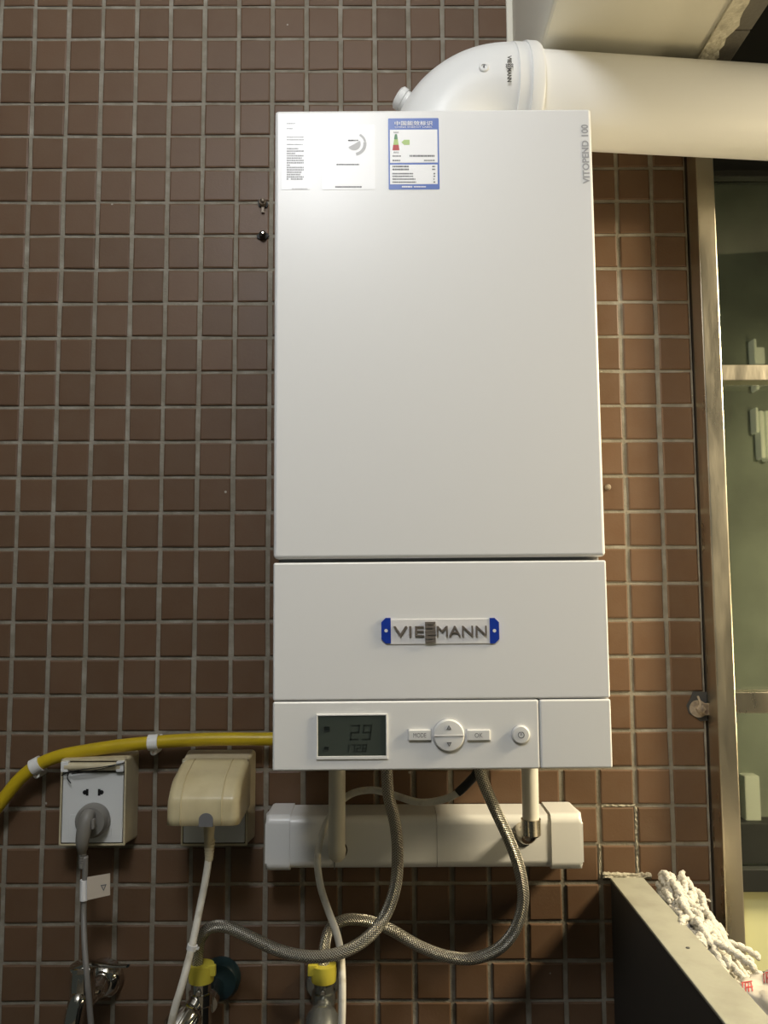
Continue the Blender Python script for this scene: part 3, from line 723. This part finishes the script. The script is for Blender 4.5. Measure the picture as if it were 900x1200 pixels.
P.append(Vector((h2.x, YT+0.003, hz))); tube(b, P, 0.0105, 20); part('elbow', b, 'nickel', pr)

# ================================================================== HOSES AND CABLES
def hose(pts, r, m, label, name, cat, per=12, group=None, n=14):
    b = nb(); tube(b, spline([at(*p) for p in pts], per), r, n); return solo(name, b, m, label, cat, group, smooth=True)
ha = [(453, 893, -.15), (455, 930, -.15), (463, 965, -.148), (466, 1000, -.145), (463, 1040, -.14), (450, 1075, -.135), (428, 1101, -.137), (398, 1117, -.137), (362, 1121, -.130), (325, 1113, -.115), (293, 1098, -.105), (265, 1086, -.095), (247, 1087, -.085), (236, 1098, -.078), (232, 1115, -.074), (231, 1136, -.072)]
hose(ha, 0.0071, 'steel_braid', 'braided steel hose looping from boiler to the valve beside the white plug cord', 'braided_hose', 'hose', group='braided hoses under the boiler')
hb = [(561, 893, -.15), (566, 915, -.15), (580, 948, -.148), (597, 985, -.142), (609, 1020, -.135), (613, 1055, -.128), (604, 1088, -.12), (585, 1111, -.112), (556, 1123, -.104), (525, 1121, -.096), (492, 1109, -.088), (455, 1088, -.078), (430, 1079, -.070), (405, 1078, -.064), (388, 1087, -.062), (381, 1105, -.064), (379, 1136, -.066)]
hose(hb, 0.0071, 'steel_braid', 'braided steel hose looping below the right metal elbow to the middle valve', 'braided_hose', 'hose', group='braided hoses under the boiler')
wc = thing('power_cable', 'white cable with black sleeve hanging across the trunking', 'cable', at(400, 1200, -.134))
cp = [(549, 917, -.13), (535, 930, -.13), (515, 938, -.128), (490, 940, -.124), (462, 932, -.112), (438, 926, -.096), (415, 929, -.080), (399, 940, -.0735), (384, 962, -.0735), (375, 985, -.082), (372, 1010, -.10), (376, 1040, -.112), (385, 1068, -.110), (394, 1092, -.112), (399, 1115, -.113), (401, 1145, -.126), (401, 1180, -.132), (400, 1215, -.132)]
b = nb(); tube(b, spline([at(*p) for p in cp], 10), 0.0044, 12); part('sheath', b, 'cable_white', wc, smooth=True)
b = nb(); tube(b, spline([at(562, 893, -.13), at(558, 906, -.13), at(548, 918, -.13), at(536, 929.5, -.13)], 8), 0.0054, 12); part('black_sleeve', b, 'cable_black', wc, smooth=True)

# yellow gas pipe and its clips
gp = [(560, 864, -.03), (400, 864, -.03), (320, 866, -.03), (270, 866, -.03), (225, 867, -.03), (180, 870, -.03), (140, 874, -.03), (100, 880, -.03), (70, 886, -.03), (45, 896, -.03), (24, 912, -.03), (5, 935, -.03), (-14, 962, -.03), (-30, 995, -.03), (-45, 1040, -.03)]
b = nb(); tube(b, spline([at(*p) for p in gp], 10), [0.0085]*141, 18); solo('gas_pipe', b, 'gas_yellow', 'bright yellow gas pipe curving along the tiled wall', 'pipe', smooth=True)
def clip(px, py, ang, label):
    c = at(px, py, -.03); t = thing('pipe_clip', label, 'clip', (c.x, -0.0032, c.z-0.014), group='white clips on the yellow gas pipe')
    d = Vector((math.cos(ang), 0, math.sin(ang))); nrm = Vector((-d.z, 0, d.x)); y = Vector((0, -1, 0)); b = nb(); wd = 0.0065
    rings = []
    for i in range(17):                                    # hoop around the pipe, open towards the wall
        a = math.radians(-140+280*i/16); u = y*math.cos(a)+nrm*math.sin(a)
        rings.append([bm_v for bm_v in (b.verts.new(c+u*0.0087-d*wd), b.verts.new(c+u*0.0105-d*wd), b.verts.new(c+u*0.0105+d*wd), b.verts.new(c+u*0.0087+d*wd))])
    for p, q in zip(rings, rings[1:]):
        for k in range(4): b.faces.new((p[k], p[(k+1) % 4], q[(k+1) % 4], q[k]))
    b.faces.new(rings[0]); b.faces.new(rings[-1]); part('hoop', b, 'clip_white', t)
    b = nb(); ft = c+Vector((0, 0, -0.0125)); cyl(b, (ft.x, -0.0028, ft.z), (ft.x, -0.031, ft.z), 0.0046, 14, 0.001); part('nail_boss', b, 'clip_white', t)
    b = nb(); cyl(b, (ft.x, -0.0300, ft.z), (ft.x, -0.0330, ft.z), 0.0018, 10); part('nail', b, 'rusty_steel', t)
    b = nb(); box(b, (c.x-0.0052, -0.021, c.z-0.0060), (c.x+0.0052, -0.0028, c.z+0.0060), 0.001); part('foot', b, 'clip_white', t)
clip(180, 870, math.radians(3), 'white clip on the straight run of yellow pipe above the sockets')
clip(43, 897, math.radians(28), 'white clip where the yellow pipe bends down, near the left edge')

# ================================================================== SOCKETS, PLUGS AND CORDS
YS = -0.044
def socket(px0, py0, px1, py1, label):
    a = at(px0, py1, YS); c = at(px1, py0, YS)
    t = thing('wall_socket', label, 'socket', ((a.x+c.x)/2, -0.003, a.z))
    b = nb()                                                      # flared base box
    f = rrect(a.x, c.x, a.z, c.z, 0.004, 3); k = 0.0035; g = rrect(a.x-k, c.x+k, a.z-k, c.z+k, 0.005, 3)
    va = [b.verts.new((x, YS+0.002, z)) for x, z in f]; vb = [b.verts.new((x, -0.0025, z)) for x, z in g]; n = len(va)
    b.faces.new(va); b.faces.new(vb[::-1])
    for i in range(n): b.faces.new((va[i], va[(i+1) % n], vb[(i+1) % n], vb[i]))
    part('base_box', b, 'yellowed_plastic', t, smooth=30)
    b = nb(); r = 0.0026; y0 = YS-0.002
    for x0, x1, z0, z1 in ((a.x, c.x, a.z, a.z+r), (a.x, a.x+r, a.z, c.z), (c.x-r, c.x, a.z, c.z), (a.x, c.x, c.z-r, c.z)): box(b, (x0, y0, z0), (x1, YS+0.003, z1), 0.0008)
    part('rim', b, 'yellowed_plastic', t)
    zpt = c.z-0.0175
    b = nb(); box(b, (a.x+r+.0008, YS-0.0022, a.z+r+0.0014), (c.x-r-.0008, YS+0.002, zpt), 0.0012); pl = part('face_plate', b, 'switch_white', t)
    b = nb(); box(b, (a.x+r, YS-0.0005, a.z+r), (c.x-r, YS+0.001, c.z-r)); part('shadow_gap', b, 'dark_frame', t, smooth=None)
    b = nb(); cyl(b, (a.x+0.006, YS-0.004, c.z-0.009), (c.x-0.006, YS-0.004, c.z-0.009), 0.0052, 14, 0.001); part('hinge_bar', b, 'yellowed_plastic', t)
    for x in (a.x+0.007, c.x-0.007):
        b = nb(); box(b, (x-0.005, YS-0.0085, c.z-0.0155), (x+0.005, YS, c.z-0.002), 0.0014); part('hinge_lug', b, 'switch_white', t)
    return t, pl, a, c, zpt
s1, pl1, a1_, c1_, zp1 = socket(69, 889, 149, 991, 'white wall socket with grey plug and no cover')
for px, s in ((101, 1), (117.5, -1)):
    q = at(px, 928.5, YS-.0022); b = nb()
    box(b, (q.x-0.0016+s*.0014, YS-0.0026, q.z-0.0042), (q.x+0.0016+s*.0014, YS-0.0018, q.z+0.0042))
    cyl(b, (q.x-s*0.0016, YS-0.0018, q.z), (q.x-s*0.0016, YS-0.0026, q.z), 0.0029, 14); part('pin_slot', b, 'slot_black', pl1, smooth=None)
q = at(107, 966, YS); b = nb(); box(b, (q.x-0.027, YS-0.0027, q.z-0.015), (q.x+0.027, YS-0.0020, q.z+0.013), 0.0006); part('socket_inset', b, 'switch_white', pl1)
b = nb(); wp = [at(78, 906, YS-.010), at(95, 902, YS-.0115), at(120, 899, YS-.012), at(146, 894, YS-.010)]
tube(b, spline(wp, 6), 0.0007, 6)
wp = [at(72, 909, YS-.008), at(80, 905, YS-.011), at(79, 912, YS-.009), at(83, 918, YS-.007)]; tube(b, spline(wp, 6), 0.0007, 6)
wp = [at(84, 907, YS-.011), at(110, 903, YS-.0125), at(135, 897, YS-.012)]; tube(b, spline(wp, 6), 0.0006, 6)
solo('binding_wire', b, 'cable_black', 'thin dark wire twisted over the hinge of the uncovered socket', 'wire', smooth=True)
# grey round plug
pc = at(106.5, 963, -0.06)
g1 = thing('power_plug', 'grey round plug with cord and paper tag in the uncovered socket', 'plug', (pc.x, YS-.002, pc.z))
b = nb(); lathe(b, (pc.x, YS-0.0028, pc.z), (0, -1, 0), [(0.0205, 0), (0.0215, 0.003), (0.0210, 0.012), (0.0180, 0.0165), (0, 0.0175)], 36); part('plug_disc', b, 'plug_grey', g1)
b = nb(); tp = [pc+Vector((0.000, -0.006, 0.013)), pc+Vector((-0.001, -0.013, 0.007)), pc+Vector((-0.003, -0.016, -0.006)), pc+Vector((-0.005, -0.015, -0.020)), pc+Vector((-0.006, -0.011, -0.030)), pc+Vector((-0.0065, -0.008, -0.037))]
tube(b, spline(tp, 5), [0.0075+0.0020*math.sin(i/25*math.pi)-0.0035*(i/25)**2 for i in range(26)], 14); part('grip', b, 'plug_grey', g1)
b = nb(); box(b, pc+Vector((0.007, -0.020, -0.004)), pc+Vector((0.011, -0.012, 0.008)), 0.0012); part('finger_rib', b, 'plug_grey', g1)
c0 = pc+Vector((-0.0065, -0.008, -0.036)); b = nb(); prof = []
for i in range(6): prof += [(0.0050-i*.00022, i*0.0032), (0.0050-i*.00022, i*0.0032+0.0021), (0.0038-i*.0001, i*0.0032+0.0022), (0.0038-i*.0001, i*0.0032+0.0031)]
lathe(b, c0, (-0.03, 0, -1), prof, 14); part('strain_relief', b, 'plug_grey', g1)
yc = c0.y
b = nb(); tube(b, spline([at(100, 1003, yc), at(99.5, 1030, yc), at(98, 1067, yc), at(99, 1105, yc-.02), at(101.5, 1140, yc-.034), at(105, 1180, yc-.036), at(109, 1230, yc-.036)], 8), 0.0036, 12); part('cord', b, 'cable_grey', g1, smooth=True)
# paper tag folded round the cord
A = at(102, 1028, yc-.004); Bq = at(129, 1023.5, yc-.006); Cq = at(129, 1049, yc-.006); Dq = at(102, 1055, yc-.004)
b = nb(); prism(b, [A, Bq, Cq, Dq], (0, 0.0005, 0)); tg = part('paper_tag', b, 'tag_paper', g1, smooth=None)
b = nb(); cyl(b, at(98.6, 1031, yc), at(98.2, 1055, yc), 0.0050, 16); part('tag_wrap', b, 'paper_white', g1)
b = nb(); tq = [at(118, 1037, yc-.0052), at(125, 1036, yc-.0054), at(121.5, 1044, yc-.0053)]; ti = [sum(tq, Vector())/3*(1-.62)+v*.62 for v in tq]
for i in range(3): prism(b, [tq[i], tq[(i+1) % 3], ti[(i+1) % 3], ti[i]], (0, -0.0008, 0))
part('tag_symbol', b, 'print_grey', tg, smooth=None)

# second socket with hood
s2, pl2, a2_, c2_, zp2 = socket(212, 889, 291, 991, 'white wall socket under a yellowed plastic splash hood')
b = nb()                                                          # hood: side outline swept across, walls with thickness
x0 = at(215.5, 889, YS).x; x1 = at(294, 889, YS).x; HZ0 = at(236, 968, -.134).z; HZm = at(236, 930, -.134).z; HZt = c2_.z+0.001
outl = [(YS-0.002, HZt), (YS-0.020, HZt+0.0005), (YS-0.042, HZt-0.005), (YS-0.066, HZm+0.012), (YS-0.082, HZm-0.002), (YS-0.088, HZm-0.012), (YS-0.090, HZ0)]
outl = [(p.y, p.z) for p in spline([Vector((0, y, z)) for y, z in outl], 3)]
NX = 10
def hood_ring(y, z, i, ins):
    t = i/NX; x = x0+ins+(x1-x0-2*ins)*t; k = min(t, 1-t)*NX
    return Vector((x, y, z))
# top shell
edge = 0.010
cols = []
xsn = [0, .35, 1, 2.2, 4, 10]; xs_list = [x0+edge*(1-math.cos(math.radians(a))) for a in (0, 30, 60, 90)]+[x1-edge*(1-math.cos(math.radians(a))) for a in (90, 60, 30, 0)]
drop = [edge*0.9*(1-math.sin(math.radians(a))) for a in (0, 30, 60, 90)]; drop = drop+drop[::-1]
cen = Vector((0, YS, HZ0+0.02))
for x, dp in zip(xs_list, drop):
    col = []
    for (y, z) in outl:
        io = outl.index((y, z)); p_ = outl[max(io-1, 0)]; n_ = outl[min(io+1, len(outl)-1)]
        ty, tz = n_[0]-p_[0], n_[1]-p_[1]; tl = math.hypot(ty, tz); ny, nz = -tz/tl, ty/tl
        col.append(b.verts.new((x, min(y+dp*ny, YS-0.002) if io else y, z+dp*nz if io < len(outl)-1 else z)))
    cols.append(col)
for p, q in zip(cols, cols[1:]):
    for i in range(len(p)-1): b.faces.new((p[i], p[i+1], q[i+1], q[i]))
for col in (cols[0], cols[-1]):                                   # side cheeks
    wv = b.verts.new((col[0].co.x, YS-0.002, HZ0+0.002))
    for i in range(len(col)-1): b.faces.new((col[i], col[i+1], wv))
# notch for the cord at the front lower edge
me_ = b
hood = part('splash_hood', b, 'hood_plastic', s2, smooth=40)
hood.modifiers.new('thickness', 'SOLIDIFY').thickness = 0.0022
for tt in (0.20, 0.76):
    b = nb(); xx = x0+(x1-x0)*tt
    tube(b, [Vector((xx, y-0.0004, z+0.0004)) for y, z in outl[2:]], 0.0011, 8); part('hood_rib', b, 'hood_plastic', s2, smooth=True)
q = at(246, 955, -.113)
b = nb(); P = [(q.x-0.0085, HZ0-0.0004), (q.x+0.0085, HZ0-0.0004)]+[(q.x+0.0085*math.cos(math.radians(a)), HZ0+0.008+0.0075*math.sin(math.radians(a))) for a in range(0, 181, 20)]
prism(b, [(x, YS-0.0926, z) for x, z in P], (0, 0.0012, 0)); part('cord_notch', b, 'print_grey', s2, smooth=None)
g2 = thing('power_plug', 'pale plug and white cord hanging from the hooded socket', 'plug', (q.x, -.1, q.z-0.05))
yq = -0.100
b = nb(); tube(b, spline([at(246, 942, yq), at(245.5, 960, yq), at(245, 975, yq), at(245, 990, yq)], 6), [0.0108-0.0040*(i/18) for i in range(19)], 14, squash=0.8); part('plug_neck', b, 'yellowed_plastic', g2)
b = nb(); prof = []
for i in range(6): prof += [(0.0068-i*.00035, i*0.0042), (0.0068-i*.00035, i*0.0042+0.0029), (0.0055-i*.0002, i*0.0042+0.0030), (0.0055-i*.0002, i*0.0042+0.0041)]
lathe(b, at(245.7, 984, yq), (-0.02, 0, -1), prof, 14); part('strain_relief', b, 'yellowed_plastic', g2)
b = nb(); tube(b, spline([at(245, 1003, yq), at(241, 1030, yq), at(236, 1055, yq), at(230, 1085, yq-.010), at(223, 1117, yq-.022), at(213, 1155, yq-.036), at(204, 1185, yq-.040), at(196, 1225, yq-.040)], 8), 0.0045, 12); part('cord', b, 'cable_white', g2, smooth=True)
b = nb(); lathe(b, at(225, 1110, yq-.019), Vector((0.25, 0, 1)), [(0.0050, -0.003), (0.0062, -0.003), (0.0062, 0.003), (0.0050, 0.003)], 16); box(b, at(228, 1114, yq-.022), at(234, 1109, yq-.016), 0.001); part('cable_tie', b, 'clip_white', g2)

# ================================================================== VALVES AND TAP
def valve(px, py, label, yv, knob_dir, teal, knob_px):
    c = at(px, py, yv); t = thing('angle_valve', label, 'valve', (c.x, yv, at(px, 1205, yv).z), group='chrome angle valves with yellow tape')
    wd = 0.0155; z1 = c.z+0.0105; z0 = c.z-0.0105
    b = nb(); lathe(b, (c.x, yv, z0), (0, 0, 1), [(wd-.002, 0), (wd, 0.001), (wd+.0006, 0.010), (wd, 0.0205), (0.0085, 0.021)], 26)
    tb_ = part('yellow_collar', b, 'tape_yellow', t)
    b = nb(); s = 1 if teal else -1; box(b, (c.x+s*(wd-0.002)-0.006, yv-0.010, c.z-0.001), (c.x+s*(wd-0.002)+0.006, yv-0.004, c.z+0.0125), 0.0015); part('collar_tab', b, 'tape_yellow', t)
    b = nb(); lathe(b, (c.x, yv, z0+0.001), (0, 0, -1), [(0.0125, 0), (0.0125, 0.012), (0.0150, 0.013), (0.0150, 0.026), (0.0135, 0.028), (0.0135, 0.060), (0.011, 0.062), (0.011, 0.075)], 26); part('body', b, 'chrome' if teal else 'dark_chrome', t)
    b = nb(); cyl(b, (c.x+(0.008 if teal else 0), -0.003, c.z-0.040), (c.x+(0.008 if teal else 0), yv+0.004, c.z-0.040), 0.0115, 20); part('inlet', b, 'chrome', t)
    b = nb(); ex = c.x+(0.012 if teal else -0.006); lathe(b, (ex, -0.0028, c.z-0.036), (0, -1, 0), [(0.026 if teal else 0.022, 0), (0.026 if teal else 0.022, 0.012), (0.022 if teal else .019, 0.018), (0.012, 0.020)], 32); part('wall_flange', b, 'teal_plastic' if teal else 'dark_chrome', t)
    kd_ = Vector(knob_dir).normalized(); k0 = Vector((c.x, yv, c.z-0.028))
    b = nb(); lathe(b, k0, kd_, [(0.0105, 0.004), (0.0105, 0.016), (0.0160, 0.019), (0.0205, 0.027), (0.0205, 0.046), (0.0185, 0.0485)], 26); kn = part('knob', b, 'chrome' if teal else 'dark_chrome', t)
    b = nb(); lathe(b, k0, kd_, [(0.0182, 0.047), (0.0175, 0.0495), (0, 0.0500)], 26); part('knob_face', b, 'dark_chrome', kn)
    b = nb(); cyl(b, k0+Vector((0, -0.012, 0.010)), k0+Vector((0, -0.017, 0.010)), 0.0034, 12, 0.0006); part('grub_screw', b, 'chrome', t)
valve(236, 1139.5, 'chrome valve with teal wall flange under left braided hose', -0.072, (-0.50, -0.75, -0.62), True, None)
valve(379.5, 1139.5, 'dark chrome valve with yellow collar beside the hanging white cable', -0.066, (0.0, -0.85, -0.60), False, None)

tp_ = thing('basin_tap', 'chrome lever tap at the lower left of the wall', 'tap', at(100, 1210, -.06))
fc = at(118, 1152, -.02)
b = nb(); lathe(b, (fc.x, -0.0028, fc.z), (0, -1, 0), [(0.025, 0), (0.0255, 0.003), (0.023, 0.012), (0.0165, 0.019), (0.013, 0.020)], 36); part('wall_flange', b, 'chrome', tp_)
bc = at(97, 1150, -.07)
b = nb(); tube(b, spline([Vector((fc.x, -0.016, fc.z)), Vector((fc.x-0.001, -0.040, fc.z)), Vector((fc.x-0.010, -0.060, fc.z+.001)), Vector((bc.x, -0.070, bc.z))], 6), 0.0135, 20); part('inlet_arm', b, 'chrome', tp_)
b = nb(); lathe(b, (bc.x, -0.070, bc.z-0.022), (0, 0, 1), [(0.0105, 0), (0.0150, 0.004), (0.0155, 0.020), (0.0148, 0.036), (0.0158, 0.037), (0.0158, 0.0415), (0.010, 0.045), (0, 0.046)], 30); part('body', b, 'chrome', tp_)
h0 = at(87, 1135, -.074); h1_ = at(118, 1130, -.080); h2_ = at(150, 1132, -.090)
b = nb(); ph = spline([h0, (h0+h1_)/2+Vector((0, 0, .003)), h1_, (h1_+h2_)/2+Vector((0, 0, -.001)), h2_], 6)
tube(b, ph, [0.0088-0.0052*(i/24) for i in range(25)], 16, squash=0.5); part('lever', b, 'chrome', tp_)
b = nb(); tube(b, spline([Vector((bc.x, -0.072, bc.z-0.018)), at(92, 1172, -.080), at(87, 1190, -.086), at(84, 1215, -.086), at(84, 1240, -.086)], 7), [0.0105]*5+[0.0115]*24, 20); part('spout', b, 'chrome', tp_)

# ================================================================== FIXINGS LEFT IN THE WALL
def plug_hole(px, py, label, kind):
    c = at(px, py, -.004); t = thing('wall_plug', label, 'wall plug', (c.x, -0.004, c.z-0.008), group='old wall plugs beside the boiler'); rr = random.Random(px*3+py)
    b = nb(); P = []
    for i in range(14):
        a = 2*math.pi*i/14; r = 0.0085*rr.uniform(.65, 1.1); P.append((c.x+r*math.cos(a), -0.0046, c.z+r*math.sin(a)*0.9))
    prism(b, P, (0, 0.002, 0)); part('broken_hole', b, 'dark_gap', t, smooth=None)
    b = nb(); lathe(b, (c.x, -0.004, c.z-0.001), (0.1, -1, 0.1), [(0.0032, 0), (0.0052, 0.001), (0.0050, 0.007), (0.0036, 0.008), (0.0032, 0.003), (0, 0.003)], 14); part('sleeve', b, 'rusty_steel' if kind else 'black_frame', t)
    b = nb(); lathe(b, (c.x+.001, -0.010, c.z-0.001), (0.1, -1, 0), [(0.0024, 0), (0.0024, 0.006), (0.0012, 0.007), (0, 0.007)], 8); part('screw_tip', b, 'rusty_steel' if kind else 'nickel', t)
    if kind:
        b = nb(); box(b, (c.x-.002, -.006, c.z-.015), (c.x+.0025, -.0035, c.z-.004), .0008); part('rust_flake', b, 'rusty_steel', t)
plug_hole(308, 238, 'rusty wall plug left of boiler, upper of the two', 1)
plug_hole(308, 276, 'black wall plug left of boiler, lower of the two', 0)
c = at(712, 571, -.004); b = nb(); lathe(b, (c.x, -.003, c.z), (0, -1, 0), [(0.004, 0), (0.0045, 0.003), (0.0028, 0.006), (0, 0.0065)], 12); solo('bolt_head', b, 'rusty_steel', 'small dark bolt in the tiles right of the boiler', 'bolt')
c = at(818, 829, -.008)
an = thing('anchor_bracket', 'rusty window anchor with washer set in a broken tile', 'bracket', (c.x, -.004, c.z-.015)); rr = random.Random(9)
b = nb(); P = [(c.x+dx, -0.0044, c.z+dz) for dx, dz in ((.014, .020), (-.004, .021), (-.009, .010), (-.014, .002), (-.011, -.009), (-.003, -.013), (.004, -.019), (.014, -.018))]
prism(b, P, (0, 0.002, 0)); part('broken_hole', b, 'dark_gap', an, smooth=None)
b = nb(); lathe(b, (c.x+.001, -.006, c.z-.002), (-.25, -1, .05), [(0.0075, 0), (0.0115, 0.0), (0.0115, 0.002), (0.0075, 0.002)], 24); part('washer', b, 'rusty_steel', an)
b = nb(); lathe(b, (c.x+.003, -.008, c.z-.002), (-.15, -1, .05), [(0.0062, 0), (0.0062, 0.006), (0.0035, 0.007), (0.0035, 0.011), (0, 0.012)], 6); part('nut', b, 'rusty_steel', an, smooth=None)
b = nb(); box(b, (c.x+.002, -.012, c.z-.010), (c.x+.016, -.0095, c.z+.006), .001); part('strap', b, 'rusty_steel', an)
b = nb(); tube(b, [c+Vector((-.002, -.006, .016)), c+Vector((.000, -.009, .008)), c+Vector((-.001, -.010, .001))], 0.0016, 8); part('hook', b, 'rusty_steel', an)

# ================================================================== MOP AND BAG BESIDE THE LOW WALL
mop = thing('mop_head', 'white twisted cotton mop head lying behind the low wall', 'mop', (LX1+0.04, -0.14, SZ))
def on_plane_z(px, py, z):
    d = ray(px, py); return CAM+d*((z-CAM.z)/d.z)
MX = LX1+0.030
b = nb()
for i in range(12):
    t = i/11; bmesh.ops.create_icosphere(b, subdivisions=2, radius=1.0, matrix=Matrix.Translation((MX-0.004-0.006*t, -0.035-0.165*t, SZ+0.060-0.014*t)) @ Matrix.Diagonal((0.020, 0.022, 0.062-0.012*t, 1)))
part('core', b, 'mop_cotton', mop, smooth=True)
def strand_mesh(seed):
    """one twisted cotton strand along -Y, lumpy like plied yarn"""
    rr = random.Random(seed); b = nb(); n = 44; path = []; R = []
    ph = rr.random()*6; a1 = rr.uniform(.004, .010); a2 = rr.uniform(.003, .007)
    L_ = rr.uniform(.050, .082)
    for i in range(n+1):
        t = i/n; path.append(Vector((a1*math.sin(4.5*t+ph)+0.0011*math.sin(t*62), -L_*t, a2*math.sin(5*t+ph*1.7)-0.024*t*t+0.0011*math.cos(t*62))))
        R.append((0.0026+0.0017*abs(math.sin(t*math.pi*11+ph)))*(0.5 if i in (0, n) else 1))
    tube(b, path, R, 8); bmesh.ops.recalc_face_normals(b, faces=b.faces)
    me = bpy.data.meshes.new('strand'); b.to_mesh(me); b.free(); me.materials.append(MATS['mop_cotton']); me.shade_smooth(); return me
SM = [strand_mesh(i) for i in range(10)]
rr = random.Random(21)
def strand(x, y, z, yaw, pitch, roll, s=1.0):
    o = bpy.data.objects.new('strand', SM[rr.randrange(10)]); COL.objects.link(o); o.parent = mop
    o.matrix_local = ROOTM[mop.name].inverted() @ Matrix.Translation((x, y, z)) @ Matrix.Rotation(yaw, 4, 'Z') @ Matrix.Rotation(pitch, 4, 'X') @ Matrix.Rotation(roll, 4, 'Y') @ Matrix.Scale(s, 4)
for i in range(210):
    a = math.radians(rr.uniform(-25, 190)); t = rr.random()
    rx = 0.034-0.008*t; rz = 0.080-0.016*t; q = rr.uniform(.82, 1.05)
    x = MX+0.001-0.008*t+rx*math.cos(a)*q; z = SZ+0.056-0.010*t+rz*math.sin(a)*q; y = -0.014-0.125*t
    strand(x, y, z, rr.uniform(-.35, .35), rr.uniform(-.15, .20), rr.uniform(-1, 1))
for i in range(12):                                            # loose ends that stick out towards the window
    t = rr.random(); strand(MX+0.016, -0.020-0.07*t, SZ+0.105-0.025*t, rr.uniform(1.0, 2.2), rr.uniform(-.35, .1), 0, rr.uniform(.30, .45))

# plastic bag with red print
bag = thing('plastic_bag', 'white plastic bag with red print at the lower right corner', 'bag', (LX1+0.103, -0.335, SZ))
b = nb(); bmesh.ops.create_icosphere(b, subdivisions=5, radius=1.0)
from mathutils import noise
for v in b.verts:
    d = v.co.normalized(); n1 = noise.noise(d*2.2+Vector((3, 1, 2)))*0.16+abs(noise.noise(d*5.5))*0.10+abs(noise.noise(d*11+Vector((5, 0, 0))))*0.04
    k = 1-n1; e = Vector([math.copysign(abs(c_)**0.55, c_) for c_ in d])*k
    v.co = Vector((LX1+0.103+e.x*0.100, -0.335+e.y*0.112, max(SZ+0.001, SZ+0.048+e.z*0.072)))
part('film', b, 'bag_film', bag, smooth=True)
bag_me = [o for o in bag.children if o.name.startswith('film')][0]
from mathutils.bvhtree import BVHTree
tmpb = nb(); tmpb.from_mesh(bag_me.data); bmesh.ops.transform(tmpb, matrix=ROOTM[bag.name], verts=tmpb.verts); bvh = BVHTree.FromBMesh(tmpb)
def red_print(segs, cx, cy, s, ang):
    """strokes of a printed character laid on the bag"""
    b = nb()
    for (xa_, ya_, xb_, yb_) in segs:
        prev = None; A_ = Vector((xa_, ya_)); B_ = Vector((xb_, yb_)); dn = (B_-A_).normalized(); nn = Vector((-dn.y, dn.x))*0.09
        for i in range(5):
            p = A_.lerp(B_, i/4); row = []
            for sg in (-1, 1):
                u = (p+nn*sg)*s; u = Vector((u.x*math.cos(ang)-u.y*math.sin(ang), u.x*math.sin(ang)+u.y*math.cos(ang)))
                h, nr, _, _ = bvh.ray_cast(CAM, ray(cx+u.x, cy+u.y).normalized())
                if h is None: row = None; break
                row.append(b.verts.new(h+nr*0.0008))
            if row and prev: b.faces.new((prev[0], prev[1], row[1], row[0]))
            prev = row
    return b
SEG1 = [(-.9, -.8, .9, -.8), (-.7, -.8, -.9, .9), (-.25, -.6, -.35, .9), (.2, -.6, .15, .9), (.65, -.6, .75, .9), (-.35, .1, .9, .1)]
for cx_, cy_, s_c in ((876, 1157, 7), (901, 1146, 7)):
    rb_ = red_print(SEG1, cx_, cy_, s_c, -0.15)
    if len(rb_.faces): part('red_print', rb_, 'print_red', bag, smooth=None)
    else: rb_.free()
